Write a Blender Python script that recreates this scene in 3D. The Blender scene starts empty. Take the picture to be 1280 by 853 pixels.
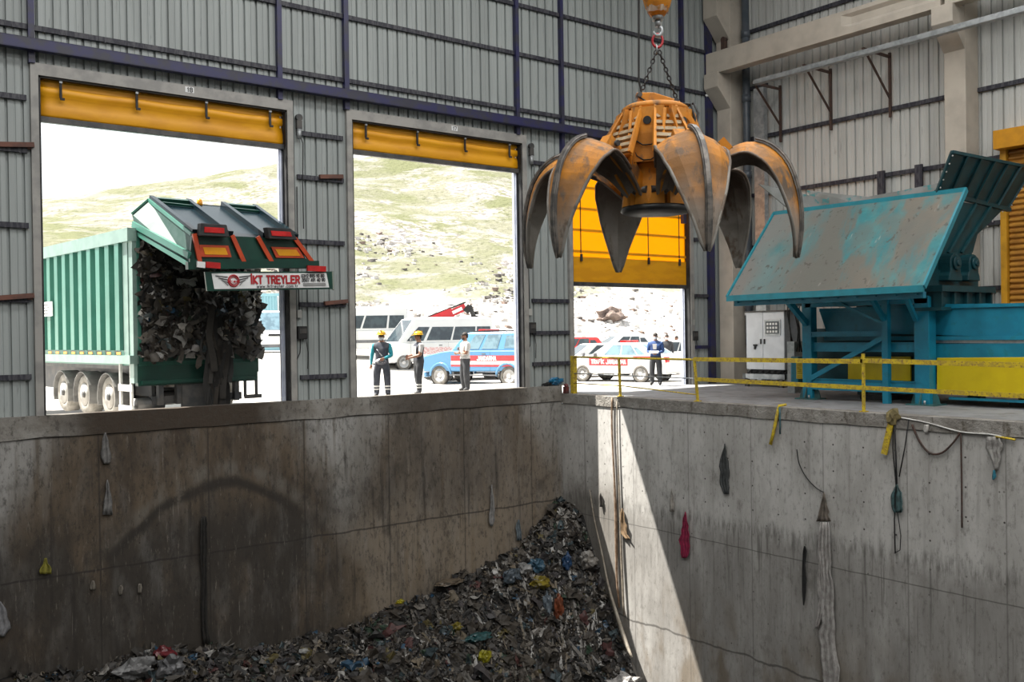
import bpy, bmesh, math, random
from mathutils import Vector, Matrix, noise
R_ = random.Random(7)
PI = math.pi
C = bpy.context.scene.collection
scene = bpy.context.scene

# ------------------------------------------------------------------ camera
FPX = 1176.05
YAW, PITCH, ROLL = [math.radians(a) for a in (37.3433, -0.41289, -0.82992)]
CAM = Vector((-18.27, -21.53, 1.67))
_fw = Vector((math.sin(YAW)*math.cos(PITCH), math.cos(YAW)*math.cos(PITCH), math.sin(PITCH)))
_rt0 = Vector((math.cos(YAW), -math.sin(YAW), 0))
_up0 = _rt0.cross(_fw)
_rt = math.cos(ROLL)*_rt0 + math.sin(ROLL)*_up0
_up = -math.sin(ROLL)*_rt0 + math.cos(ROLL)*_up0
cam_d = bpy.data.cameras.new('camera')
cam = bpy.data.objects.new('camera', cam_d); C.objects.link(cam)
cam_d.sensor_width = 36.0; cam_d.lens = FPX*36/1280
cam_d.clip_start = 0.1; cam_d.clip_end = 2000
m = Matrix.Identity(4)
for i in range(3):
    m[i][0] = _rt[i]; m[i][1] = _up[i]; m[i][2] = -_fw[i]; m[i][3] = CAM[i]
cam.matrix_world = m
scene.camera = cam

# ------------------------------------------------------------------ exposure, sky, sun, hall fill lights
vs = scene.view_settings
vs.view_transform = 'Standard'; vs.look = 'None'; vs.gamma = 1.0; vs.use_curve_mapping = False
vs.exposure = 0.0
w = bpy.data.worlds.new('sky'); scene.world = w; w.use_nodes = True
bg = w.node_tree.nodes['Background']
bg.inputs[0].default_value = (0.93, 0.97, 1.0, 1); bg.inputs[1].default_value = 1.6
SUN_DIR = Vector((1.0, -1.2, -2.9)).normalized()
sd = bpy.data.lights.new('sun', 'SUN'); sd.energy = 17.0; sd.angle = 0.009; sd.color = (1.0, 0.95, 0.87)
sun = bpy.data.objects.new('sun', sd); C.objects.link(sun)
sun.rotation_euler = SUN_DIR.to_track_quat('-Z', 'Y').to_euler(); sun.location = (-30, 40, 80)
def fill_light(x, y, sx, sy, power, col=(1, 0.985, 0.96), aim=(0, 0, -1)):  # unseen area lamps added under the roof to brighten the hall
    l = bpy.data.lights.new('hall_fill', 'AREA'); l.shape = 'RECTANGLE'; l.size = sx; l.size_y = sy
    l.energy = power; l.color = col
    o = bpy.data.objects.new('hall_fill', l); C.objects.link(o); o.location = (x, y, 15.6)
    o.rotation_euler = Vector(aim).to_track_quat('-Z', 'Y').to_euler()
fill_light(-9, -8, 24, 2.0, 1650)
fill_light(-9, -16, 24, 2.0, 1950)
fill_light(-9, -25, 24, 2.0, 1950)
fill_light(-14, -33, 30, 3.0, 1950)

# ------------------------------------------------------------------ pixel -> world helpers (1280 x 853 frame)
def ray(x, y): return _rt*((x-640)/FPX) - _up*((y-426.5)/FPX) + _fw
def atX(x, y, v): d = ray(x, y); return CAM + d*((v-CAM.x)/d.x)
def atY(x, y, v): d = ray(x, y); return CAM + d*((v-CAM.y)/d.y)
def atZ(x, y, v): d = ray(x, y); return CAM + d*((v-CAM.z)/d.z)
def atD(x, y, v): return CAM + ray(x, y)*v

# ------------------------------------------------------------------ node expressions and materials
class E:
    def __init__(s, nt, v): s.nt = nt; s.v = v
    def _m(s, op, *a):
        n = s.nt.nodes.new('ShaderNodeMath'); n.operation = op
        for i, x in enumerate((s,)+a):
            if isinstance(x, E): s.nt.links.new(x.v, n.inputs[i])
            else: n.inputs[i].default_value = x
        return E(s.nt, n.outputs[0])
    def __add__(s, o): return s._m('ADD', o)
    def __sub__(s, o): return s._m('SUBTRACT', o)
    def __mul__(s, o): return s._m('MULTIPLY', o)
    __radd__ = __add__; __rmul__ = __mul__
    def inv(s): return s._m('MULTIPLY', -1.0)._m('ADD', 1.0)
    def abs(s): return s._m('ABSOLUTE')
    def max(s, o): return s._m('MAXIMUM', o)
    def min(s, o): return s._m('MINIMUM', o)
    def frac(s): return s._m('FRACT')
    def sin(s): return s._m('SINE')
    def clamp(s): return s._m('MAXIMUM', 0.0)._m('MINIMUM', 1.0)
    def sm(s, a, b):
        n = s.nt.nodes.new('ShaderNodeMapRange'); n.interpolation_type = 'SMOOTHSTEP'
        s.nt.links.new(s.v, n.inputs[0]); n.inputs[1].default_value = min(a, b); n.inputs[2].default_value = max(a, b)
        r = E(s.nt, n.outputs[0])
        return r if a < b else r.inv()
class NT:
    """small wrapper round a new material"""
    def __init__(s, name):
        s.m = bpy.data.materials.new(name); s.m.use_nodes = True; s.nt = s.m.node_tree
        s.p = s.nt.nodes['Principled BSDF']; s.out = s.nt.nodes['Material Output']
        s.tc = s.nt.nodes.new('ShaderNodeTexCoord')
        sx = s.nt.nodes.new('ShaderNodeSeparateXYZ'); s.nt.links.new(s.tc.outputs['Object'], sx.inputs[0])
        s.x, s.y, s.z = [E(s.nt, sx.outputs[i]) for i in range(3)]
    def noise(s, scale, stretch=(1, 1, 1), detail=4, rough=.55, off=0, dist=0):
        mp = s.nt.nodes.new('ShaderNodeMapping'); s.nt.links.new(s.tc.outputs['Object'], mp.inputs[0])
        mp.inputs['Scale'].default_value = stretch; mp.inputs['Location'].default_value = (off, off*1.7, off*.6)
        n = s.nt.nodes.new('ShaderNodeTexNoise'); n.inputs['Scale'].default_value = scale
        n.inputs['Detail'].default_value = detail; n.inputs['Roughness'].default_value = rough
        n.inputs['Distortion'].default_value = dist
        s.nt.links.new(mp.outputs[0], n.inputs[0]); return E(s.nt, n.outputs[0])
    def vor(s, scale, stretch=(1, 1, 1)):
        mp = s.nt.nodes.new('ShaderNodeMapping'); s.nt.links.new(s.tc.outputs['Object'], mp.inputs[0])
        mp.inputs['Scale'].default_value = stretch
        n = s.nt.nodes.new('ShaderNodeTexVoronoi'); n.inputs['Scale'].default_value = scale
        s.nt.links.new(mp.outputs[0], n.inputs[0]); return E(s.nt, n.outputs[0])
    def col(s, c):
        n = s.nt.nodes.new('ShaderNodeRGB'); n.outputs[0].default_value = (*c, 1); return n.outputs[0]
    def mix(s, a, b, f):
        n = s.nt.nodes.new('ShaderNodeMix'); n.data_type = 'RGBA'
        s.nt.links.new(f.v, n.inputs[0])
        for i, c in ((6, a), (7, b)):
            if isinstance(c, tuple): n.inputs[i].default_value = (*c, 1)
            else: s.nt.links.new(c, n.inputs[i])
        return n.outputs[2]
    def base(s, c):
        if isinstance(c, tuple): s.p.inputs['Base Color'].default_value = (*c, 1)
        else: s.nt.links.new(c, s.p.inputs['Base Color'])
    def set(s, rough=.6, metal=0.0, **k):
        s.p.inputs['Roughness'].default_value = rough; s.p.inputs['Metallic'].default_value = metal
        for n, v in k.items(): s.p.inputs[n].default_value = v
    def bump(s, h, strength=.3, dist=.02):
        b = s.nt.nodes.new('ShaderNodeBump'); b.inputs['Strength'].default_value = strength
        b.inputs['Distance'].default_value = dist
        s.nt.links.new(h.v, b.inputs['Height']); s.nt.links.new(b.outputs[0], s.p.inputs['Normal'])
def mat(name, c, c2=None, rough=.6, metal=0.0, scale=3.0, lo=.4, hi=.62, bump=0.0, stretch=(1, 1, 1), c3=None, **k):
    """plain material: base colour c worn into c2 (and c3) by noise"""
    n = NT(name)
    if c2 is None: c2 = tuple(min(1, v*.8) for v in c)
    o = n.mix(c, c2, n.noise(scale, stretch).sm(lo, hi))
    if c3: o = n.mix(o, c3, n.noise(scale*2.3, stretch, off=5).sm(.56, .66))
    n.base(o); n.set(rough, metal, **k)
    if bump: n.bump(n.noise(scale*6, stretch, detail=5), bump)
    return n.m

# ------------------------------------------------------------------ mesh builder
class B:
    def __init__(s): s.v = []; s.f = []; s.mi = []; s.sm = []; s.cur = 0; s.smooth = False
    def add(s, vs, fs):
        o = len(s.v); s.v += [tuple(p) for p in vs]
        for f in fs: s.f.append(tuple(o+i for i in f)); s.mi.append(s.cur); s.sm.append(s.smooth)
        return s
    def box(s, c, d, rot=None, taper=1.0):
        x, y, z = d[0]/2, d[1]/2, d[2]/2; P = []
        for sz in (-1, 1):
            t = taper if sz > 0 else 1
            for sx, sy in ((-1, -1), (1, -1), (1, 1), (-1, 1)):
                p = Vector((sx*x*t, sy*y*t, sz*z))
                if rot: p = rot @ p
                P.append(p+Vector(c))
        return s.add(P, [(3, 2, 1, 0), (4, 5, 6, 7), (0, 1, 5, 4), (1, 2, 6, 5), (2, 3, 7, 6), (3, 0, 4, 7)])
    def bb(s, a, b): # box from corner to corner
        return s.box([(a[i]+b[i])/2 for i in range(3)], [abs(b[i]-a[i]) for i in range(3)])
    def loft(s, rings, cap=True, closed=True):
        n = len(rings[0]); P = [p for r in rings for p in r]; F = []
        for i in range(len(rings)-1):
            for j in range(n if closed else n-1):
                k = (j+1) % n; F.append((i*n+j, i*n+k, (i+1)*n+k, (i+1)*n+j))
        if cap and closed:
            F.append(tuple(range(n-1, -1, -1))); F.append(tuple((len(rings)-1)*n+j for j in range(n)))
        return s.add(P, F)
    def bar(s, a, b, w, h=None, up=(0, 0, 1)): # rectangular bar between two points
        a = Vector(a); b = Vector(b); h = h or w; d = (b-a).normalized(); u = Vector(up)
        if abs(d.dot(u)) > .98: u = Vector((1, 0, 0))
        r = d.cross(u).normalized(); u = r.cross(d)
        R0 = [r*(sx*w/2)+u*(sy*h/2) for sx, sy in ((-1, -1), (1, -1), (1, 1), (-1, 1))]
        return s.loft([[a+q for q in R0], [b+q for q in R0]])
    def tube(s, pts, r, n=8, cap=True):
        pts = [Vector(p) for p in pts]; rings = []; u = None
        for i, p in enumerate(pts):
            d = (pts[min(i+1, len(pts)-1)]-pts[max(i-1, 0)]).normalized()
            if u is None:
                u = d.orthogonal().normalized()
            else:
                u = (u-d*u.dot(d)); u = u.normalized() if u.length > 1e-6 else d.orthogonal().normalized()
            v = d.cross(u); rr = r[i] if isinstance(r, (list, tuple)) else r
            rings.append([p+(u*math.cos(2*PI*j/n)+v*math.sin(2*PI*j/n))*rr for j in range(n)])
        o = s.smooth; s.smooth = True; s.loft(rings, cap); s.smooth = o
        return s
    def cyl(s, a, b, r, r2=None, n=16):
        k = len(s.sm); s.tube([a, b], [r, r if r2 is None else r2], n)
        for i in (-1, -2): s.sm[i] = False
        return s
    def lathe(s, prof, n=20, M=None):
        M = M or Matrix.Identity(4)
        rings = [[M @ Vector((r*math.cos(2*PI*j/n), r*math.sin(2*PI*j/n), z)) for j in range(n)] for r, z in prof]
        o = s.smooth; s.smooth = True; s.loft(rings, True); s.smooth = o
        return s
    def sphere(s, c, r, sc=(1, 1, 1), nu=14, nv=9, z0=-1.0, M=None):
        rings = []
        for i in range(nv+1):
            t = math.asin(z0)+(PI/2-math.asin(z0))*i/nv
            ring = []
            for j in range(nu):
                p = Vector((math.cos(t)*math.cos(2*PI*j/nu)*r*sc[0], math.cos(t)*math.sin(2*PI*j/nu)*r*sc[1], math.sin(t)*r*sc[2]))
                ring.append((M @ p if M else p)+Vector(c))
            rings.append(ring)
        o = s.smooth; s.smooth = True; s.loft(rings, True); s.smooth = o
        return s
    def torus(s, c, RR, r, M=None, n=16, k=7, sx=1.0):
        M = M or Matrix.Identity(3); P = []; F = []
        for i in range(n):
            a = 2*PI*i/n
            for j in range(k):
                b = 2*PI*j/k
                P.append(M @ Vector(((RR+r*math.cos(b))*math.cos(a)*sx, (RR+r*math.cos(b))*math.sin(a), r*math.sin(b)))+Vector(c))
                F.append((i*k+j, ((i+1) % n)*k+j, ((i+1) % n)*k+(j+1) % k, i*k+(j+1) % k))
        o = s.smooth; s.smooth = True; s.add(P, F); s.smooth = o
        return s
    def prism(s, poly, vec): # polygon pushed along vec
        v = Vector(vec); return s.loft([[Vector(p) for p in poly], [Vector(p)+v for p in poly]])
    def done(s, name, mats, parent=None, bevel=0.0, fix=True, keep=False):
        me = bpy.data.meshes.new(name)
        off = Vector((0, 0, 0))
        if parent is None and not keep and s.v:
            lo = [min(p[i] for p in s.v) for i in range(3)]; hi = [max(p[i] for p in s.v) for i in range(3)]
            off = Vector(((lo[0]+hi[0])/2, (lo[1]+hi[1])/2, lo[2]))
        me.from_pydata([tuple(Vector(p)-off) for p in s.v], [], s.f)
        if not isinstance(mats, (list, tuple)): mats = [mats]
        for q in mats: me.materials.append(q)
        me.polygons.foreach_set('material_index', [min(i, len(mats)-1) for i in s.mi])
        me.polygons.foreach_set('use_smooth', s.sm)
        if fix:
            bm = bmesh.new(); bm.from_mesh(me); bmesh.ops.recalc_face_normals(bm, faces=bm.faces); bm.to_mesh(me); bm.free()
        me.update()
        o = bpy.data.objects.new(name, me); C.objects.link(o); o.location = off
        if parent: o.parent = parent
        if bevel:
            bv = o.modifiers.new('bevel', 'BEVEL'); bv.width = bevel; bv.segments = 2; bv.limit_method = 'ANGLE'
        return o
def wdone(b, name, mats, parent, bevel=0.0, fix=True):
    # build a part from world coordinates under a thing
    M_ = (Matrix.Translation(parent.location) @ Matrix.Rotation(parent.rotation_euler[2], 4, 'Z')).inverted()
    b.v = [tuple(M_ @ Vector(p)) for p in b.v]
    return b.done(name, mats, parent, bevel, fix)
def wsub(b, name, mats, parent, root, fix=True):
    # sub-part from world coordinates (its parent part sits at its thing's origin)
    M_ = (Matrix.Translation(root.location) @ Matrix.Rotation(root.rotation_euler[2], 4, 'Z')).inverted()
    b.v = [tuple(M_ @ Vector(p)) for p in b.v]
    return b.done(name, mats, parent, 0.0, fix)
def slabX(b, pts, X, t): # outline given in picture points, standing on the plane x = X, t thick
    return b.prism([atX(px, py, X) for px, py in pts], (t, 0, 0))
def thing(name, label, cat, loc=(0, 0, 0), rz=0.0, group=None):
    o = bpy.data.objects.new(name, None); C.objects.link(o); o.location = loc; o.rotation_euler = (0, 0, rz)
    o.empty_display_size = .2
    return tag(o, label, cat, group)
def tag(o, label, cat, group=None, kind=None):
    o['label'] = label; o['category'] = cat
    if group: o['group'] = group
    if kind: o['kind'] = kind
    return o
def struct(o, label=None): 
    o['kind'] = 'structure'
    if label: o['label'] = label
    return o
def dup(root, loc, rz, label, group=None):
    r = root.copy(); C.objects.link(r); r.location = loc; r.rotation_euler = (0, 0, rz); r['label'] = label
    if group: r['group'] = group
    for ch in list(root.children):
        c = ch.copy(); C.objects.link(c); c.parent = r
        for g in list(ch.children):
            d = g.copy(); C.objects.link(d); d.parent = c
    return r
# block capitals drawn as strokes on a 1 x 1 cell: polylines per character
GLYPH = {'A': ['0,0 .5,1 1,0', '.2,.35 .8,.35'], 'D': ['0,0 0,1 .6,1 1,.75 1,.25 .6,0 0,0'], 'E': ['1,0 0,0 0,1 1,1', '0,.52 .8,.52'], 'F': ['0,0 0,1 1,1', '0,.5 .8,.5'],
 'I': ['.5,0 .5,1'], 'İ': ['.5,0 .5,.92', '.5,1.14 .5,1.26'], 'J': ['1,1 1,.2 .75,0 .25,0 0,.2'], 'K': ['0,0 0,1', '1,1 .06,.48 1,0'], 'L': ['0,1 0,0 1,0'], 'M': ['0,0 0,1 .5,.35 1,1 1,0'],
 'N': ['0,0 0,1 1,0 1,1'], 'R': ['0,0 0,1 .75,1 1,.85 1,.65 .75,.48 0,.48', '.55,.48 1,0'], 'T': ['.5,0 .5,1', '0,1 1,1'], 'Y': ['.5,0 .5,.48 0,1', '.5,.48 1,1'],
 '0': ['.25,0 0,.25 0,.75 .25,1 .75,1 1,.75 1,.25 .75,0 .25,0'], '1': ['.2,.75 .6,1 .6,0'], '2': ['0,.78 .25,1 .75,1 1,.75 1,.55 0,0 1,0'], '3': ['0,.9 .3,1 .75,1 1,.8 .8,.55 .4,.53', '.8,.53 1,.25 .75,0 .25,0 0,.12'],
 '4': ['.75,0 .75,1 0,.3 1,.3'], '5': ['1,1 .1,1 .05,.55 .7,.6 1,.4 1,.2 .7,0 .25,0 0,.12'], '6': ['.95,.9 .6,1 .2,.85 0,.5 0,.2 .3,0 .7,0 1,.2 1,.4 .7,.58 .3,.55 0,.35'], '7': ['0,1 1,1 .35,0'],
 '8': ['.3,.53 0,.7 0,.85 .3,1 .7,1 1,.85 1,.7 .7,.53 .3,.53 0,.33 0,.15 .3,0 .7,0 1,.15 1,.33 .7,.53'], '9': ['.05,.1 .4,0 .8,.15 1,.5 1,.8 .7,1 .3,1 0,.8 0,.6 .3,.42 .7,.45 1,.65'],
 'w': ['0,.65 .25,0 .5,.55 .75,0 1,.65'], '.': ['.4,.02 .6,.02'], 'i': ['.5,0 .5,.62', '.5,.82 .5,.92'], 'k': ['0,0 0,1', '.9,.65 .08,.3 1,0'], 't': ['.4,1 .4,.1 .8,0', '0,.65 .9,.65'], 'r': ['0,0 0,.65', '0,.42 .4,.65 .9,.62'],
 'e': ['0,.34 1,.34 1,.5 .75,.65 .25,.65 0,.5 0,.15 .25,0 .9,.03'], 'y': ['0,.65 .5,0', '1,.65 .35,-.3'], 'l': ['.5,0 .5,1'], 'c': ['1,.55 .75,.65 .25,.65 0,.45 0,.2 .25,0 .75,0 1,.1'], 'o': ['.25,0 0,.2 0,.45 .25,.65 .75,.65 1,.45 1,.2 .75,0 .25,0'], 'm': ['0,0 0,.65', '0,.5 .3,.65 .5,.5 .5,0', '.5,.5 .8,.65 1,.5 1,0']}
NARROW = {'I': .25, 'İ': .25, '.': .3, 'i': .25, 'l': .25, ' ': .45, '1': .6, 'M': 1.2, 'm': 1.3, 'w': 1.25, 't': .6, 'r': .6}
def text_mesh(name, s, hgt, M, m, parent, width=None, stroke=.2):
    """lettering as one mesh part: hgt = capital height, M places local x (reading direction) and y (up), centred"""
    adv = [.62*NARROW.get(c, 1.0) for c in s]; gap = .30; tot = sum(adv)+gap*(len(s)-1)
    W = width or tot*hgt; kx = W/tot; b = B(); x = -W/2; n = 0; o = None
    for c, a in zip(s, adv):
        if c == ' ' and not any(q.isdigit() for q in s): o = b.done(name, m, parent, fix=False); b = B()     # one part per word
        for line in GLYPH.get(c, []):
            P = [tuple(map(float, q.split(','))) for q in line.split()]
            P = [Vector((x+p[0]*a*kx, (p[1]-.5)*hgt, 0)) for p in P]
            hw = stroke*hgt/2
            for p, q in zip(P, P[1:]):
                d = (q-p).normalized(); r = Vector((-d.y, d.x, 0))*hw; p2, q2 = p-d*hw*.8, q+d*hw*.8; z = .002+.0002*(n % 7); n += 1
                b.add([M @ (v+Vector((0, 0, z))) for v in (p2-r, q2-r, q2+r, p2+r)], [(0, 1, 2, 3)])
        x += (a+gap)*kx
    return b.done(name, m, parent, fix=False)
def frame(o, xdir, ydir):
    x = Vector(xdir).normalized(); y = Vector(ydir); y = (y-x*y.dot(x)).normalized(); z = x.cross(y)
    M_ = Matrix.Identity(4)
    for i in range(3): M_[i][0] = x[i]; M_[i][1] = y[i]; M_[i][2] = z[i]; M_[i][3] = o[i]
    return M_

# ------------------------------------------------------------------ materials
def cladding_mat(name, c):
    n = NT(name)
    o = n.mix(c, tuple(v*.82 for v in c), n.noise(2.0, (1, 1, .08)).sm(.35, .7))
    o = n.mix(o, tuple(v*.55 for v in c), n.noise(14, (1, 1, .12), off=3).sm(.62, .78))
    n.base(o); n.set(.5, 0.0); return n.m
M_clad = cladding_mat('grey_cladding', (.335, .365, .36))
M_cladB = cladding_mat('pale_cladding', (.53, .54, .52))
M_blue = mat('navy_paint', (.022, .022, .085), (.03, .03, .05), rough=.45)
M_purlin = mat('purlin_steel', (.018, .018, .030), (.065, .065, .075), rough=.6, scale=9, stretch=(2, 2, .4))
M_frame = mat('door_frame_grey', (.33, .32, .30), (.24, .235, .225), rough=.5, scale=2)
M_black = mat('black_rubber', (.012, .012, .013), (.03, .03, .03), rough=.7)
M_dark = mat('dark_steel', (.05, .052, .055), (.09, .085, .08), rough=.5, metal=.3)
M_brownsteel = mat('rusty_angle', (.075, .04, .03), (.05, .035, .03), rough=.8, scale=12)
M_conc = mat('column_concrete', (.50, .455, .39), (.40, .36, .31), rough=.9, scale=1.5, lo=.35, hi=.75, bump=.12)
M_galv = mat('galvanised', (.42, .44, .45), (.30, .32, .33), rough=.4, metal=.5, scale=6)
M_pipe = mat('downpipe_grey', (.06, .078, .098), (.085, .10, .12), rough=.4)
M_white = mat('white_paint', (.75, .76, .76), (.68, .69, .69), rough=.4)
M_offw = mat('weathered_white', (.6, .6, .58), (.45, .44, .42), rough=.6)
M_jamb = mat('guide_rail_white', (.62, .66, .75), (.5, .54, .66), rough=.35)
M_yrail = mat('yellow_rail', (.62, .46, .02), (.42, .30, .04), rough=.55, scale=10, c3=(.22, .12, .05))
M_teal = mat('teal_paint', (.008, .215, .33), (.007, .175, .275), rough=.42, scale=2.5, c3=(.01, .18, .25))
M_tealdk = mat('shaded_teal', (.004, .062, .078), (.004, .045, .056), rough=.5, scale=2.5)  # teal darkened for down-turned and rear faces, their shade put into the colour
M_yellow = mat('yellow_panel', (.62, .47, .004), (.58, .43, .004), rough=.42)
M_glass = mat('vehicle_glass', (.03, .04, .05), (.05, .07, .08), rough=.08)
M_glassb = mat('pale_glass', (.16, .25, .30), (.10, .16, .20), rough=.08)
M_tyre = mat('tyre_rubber', (.10, .095, .088), (.16, .15, .135), rough=.9, scale=8)
M_rim = mat('silver_rim', (.55, .55, .55), (.42, .42, .42), rough=.35, metal=.3)
M_red = mat('red_paint', (.45, .02, .03), (.38, .02, .025), rough=.4)
M_redlamp = mat('red_lamp_lens', (.55, .02, .02), (.4, .015, .015), rough=.15)
M_orangeb = mat('orange_reflector', (.75, .33, .01), (.7, .27, .01), rough=.3)
M_redor = mat('red_border', (.50, .06, .015), (.42, .05, .015), rough=.4)
# ------------------------------------------------------------------ SETTING: ground, pit, floor, walls, roof
FLOOR_Z = -0.12; SILL = 0.10; WX = 7.95; XFAR = -34.0; YFAR = -40.0; ROOF = 16.0; PITZ = -12.0

def concrete_left():
    n = NT('stained_pit_concrete')
    g = n.mix((.34, .335, .325), (.24, .232, .215), n.noise(.7, (1, 1, .5), detail=6).sm(.35, .65))
    g = n.mix(g, (.13, .115, .095), n.noise(5, (1, 1, .06), detail=5, off=2).sm(.5, .72))
    dep = n.z.inv() - 1.0                     # depth below the sill
    wob = (n.noise(.45, (1, 1, .7), detail=5, off=9) - .5) * 3.2
    w2 = wob*.35 + (n.noise(1.3, (1, 1, .6), detail=6, off=19) - .5) * 1.3
    s1 = ((n.x + 11.3).abs() - dep*.55 + w2).sm(3.3, 1.7)          # waste slides down under each door and fans out
    s2 = ((n.x + 3.8).abs() - dep*.50 + w2).sm(3.0, 1.5) * .85
    deep = (dep + w2).sm(1.6, 3.0) * (n.x + w2).sm(-5.5, -8.0)
    st = s1.max(s2).max(deep*.9)
    brn = n.mix((.055, .040, .027), (.105, .078, .052), n.noise(1.6, (1, 1, .35), detail=7, rough=.65, off=4).sm(.35, .66))
    brn = n.mix(brn, (.034, .029, .024), deep * n.noise(1.1, (1, 1, .5), detail=6, off=14).sm(.28, .52) * .9)
    brn = n.mix(brn, (.19, .148, .102), (n.x + w2).sm(-8.2, -6.0) * (dep + w2).sm(2.2, 3.6) * (n.noise(.9, (1, 1, .35), detail=6, off=41).sm(.30, .60)*.6 + .35))
    brn = n.mix(brn, (.15, .115, .080), (n.x + w2).sm(-3.2, -.8) * .6)
    o = n.mix(g, brn, (st * (n.noise(3, (1, 1, .3), off=7).sm(.15, .55)*.25 + .75)).clamp())
    # dark tide mark that arches over the middle of the wall
    o = n.mix(o, (.13, .118, .10), ((dep - 1.42 - (n.x + 10.4)*(n.x + 10.4)*.21 + wob*.22).abs().sm(.34, .02) * (n.x + 10.4).abs().sm(3.2, 1.6)) * n.noise(3.5, (1, 1, .25), detail=6, off=51).sm(.38, .60) * .8)
    arch = (dep - 1.78 - (n.x + 10.5)*(n.x + 10.5)*.21 + wob*.22).abs().sm(.24, .03) * (n.x + 10.8).abs().sm(2.6, 1.7)
    o = n.mix(o, (.020, .017, .014), arch * n.noise(2.2, detail=6, off=3).sm(.34, .50) * .85)
    strk = n.noise(7, (1, 1, .05), detail=6, off=12).sm(.56, .70) * dep.sm(.3, 1.6)
    o = n.mix(o, (.022, .018, .015), strk * .6)
    pale = n.noise(16, (1, 1, .05), detail=3, off=15).sm(.66, .74)
    o = n.mix(o, (.33, .30, .26), pale * .35)
    jx = ((n.x * .42).frac() - .5).abs().sm(.012, .002)
    jz = (dep - 3.28 + (n.noise(1.3, (1, 1, 1))-.5)*.12).abs().sm(.035, .006)
    lip = (dep - .36).abs().sm(.03, .006)
    o = n.mix(o, (.018, .015, .013), (jx*.6).max(jz * .75).max(lip * .7))
    o = n.mix(o, (.02, .017, .014), n.noise(11, (1, 1, .4), detail=9, rough=.78, off=61).sm(.49, .64) * .62)
    o = n.mix(o, (.30, .27, .23), n.noise(13, (1, 1, .18), detail=8, rough=.75, off=71).sm(.56, .72) * .45)
    o = n.mix(o, (.035, .029, .023), n.noise(1.5, (1, 1, .7), detail=9, rough=.72, off=95).sm(.52, .68) * .6)
    o = n.mix(o, (.012, .01, .009), n.vor(4.5).sm(.10, .05) * n.noise(2.5, off=81).sm(.5, .56) * .8)
    n.base(o); n.set(.85)
    n.bump(n.noise(9, (1, 1, .4), detail=7), .35, .03)
    return n.m
def concrete_right():
    n = NT('grey_pit_concrete')
    g = n.mix((.50, .49, .47), (.37, .36, .34), n.noise(.8, (1, 1, .5), detail=7, rough=.65).sm(.38, .64))
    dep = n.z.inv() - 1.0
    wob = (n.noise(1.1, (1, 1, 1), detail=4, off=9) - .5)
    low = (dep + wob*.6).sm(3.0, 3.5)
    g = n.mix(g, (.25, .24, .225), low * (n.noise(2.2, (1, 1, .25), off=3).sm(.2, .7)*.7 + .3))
    strk = n.noise(6, (1, 1, .05), detail=6, off=12).sm(.52, .72)
    g = n.mix(g, (.20, .19, .175), strk * .55)
    g = n.mix(g, (.16, .125, .085), (dep + wob*1.5).sm(4.6, 6.5) * n.noise(1.3, (1, 1, .4), off=21).sm(.42, .62) * .75)
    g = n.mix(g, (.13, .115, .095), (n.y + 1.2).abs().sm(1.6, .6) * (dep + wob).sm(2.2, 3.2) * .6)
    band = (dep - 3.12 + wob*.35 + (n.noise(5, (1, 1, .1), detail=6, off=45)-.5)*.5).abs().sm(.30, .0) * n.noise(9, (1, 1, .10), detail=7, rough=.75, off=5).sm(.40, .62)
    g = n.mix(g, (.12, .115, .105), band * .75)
    drip = n.noise(11, (1, 1, .035), detail=5, off=55).sm(.55, .66) * (dep + wob*.8).sm(3.0, 3.3) * (dep + wob*2.4).sm(5.6, 3.6)
    g = n.mix(g, (.115, .11, .10), drip * .7)
    g = n.mix(g, (.15, .14, .125), n.noise(.9, (1, 1, .8), detail=9, rough=.72, off=91).sm(.55, .68) * .6)
    g = n.mix(g, (.10, .095, .085), n.noise(10, (1, 1, .4), detail=9, rough=.78, off=61).sm(.50, .66) * .55)
    g = n.mix(g, (.58, .57, .54), n.noise(19, (1, 1, .12), detail=6, rough=.7, off=71).sm(.58, .74) * .35)
    g = n.mix(g, (.05, .045, .04), n.vor(3.8).sm(.09, .045) * n.noise(2.2, off=81).sm(.5, .56) * .85)
    jz = (dep - 3.62 + wob*.05).abs().sm(.02, .004)
    jz2 = (dep - 6.25 + wob*.3).abs().sm(.04, .008)
    jy = ((n.y * .5).frac() - .5).abs().sm(.012, .002)
    g = n.mix(g, (.07, .065, .06), (jy*.45).max(jz * .7).max(jz2*.8))
    # tie holes
    hy = ((n.y * 1.35).frac() - .5) ; hz = ((n.z * 1.7).frac() - .5)
    dd = (hy*hy*.55 + hz*hz*.35)._m('SQRT')
    g = n.mix(g, (.05, .045, .04), dd.sm(.026, .014) * low.inv() * n.noise(1.7, off=31).sm(.35, .5))
    n.base(g); n.set(.85)
    n.bump(n.noise(9, (1, 1, .4), detail=7), .25, .03)
    return n.m
def lip_mat():
    n = NT('kerb_concrete')
    g = n.mix((.31, .295, .27), (.20, .185, .165), n.noise(2.0, (1, 1, 1), detail=6).sm(.35, .65))
    g = n.mix(g, (.11, .095, .075), n.noise(9, (1, 1, .3), detail=6, off=3).sm(.55, .7) * .8)
    n.base(g); n.set(.9); n.bump(n.noise(14, detail=8), .8, .05); return n.m
M_pitL = concrete_left(); M_pitR = concrete_right(); M_lip = lip_mat()
M_floor = mat('hall_floor_concrete', (.27, .275, .285), (.21, .213, .22), rough=.7, scale=1.2, c3=(.165, .16, .155))

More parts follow.
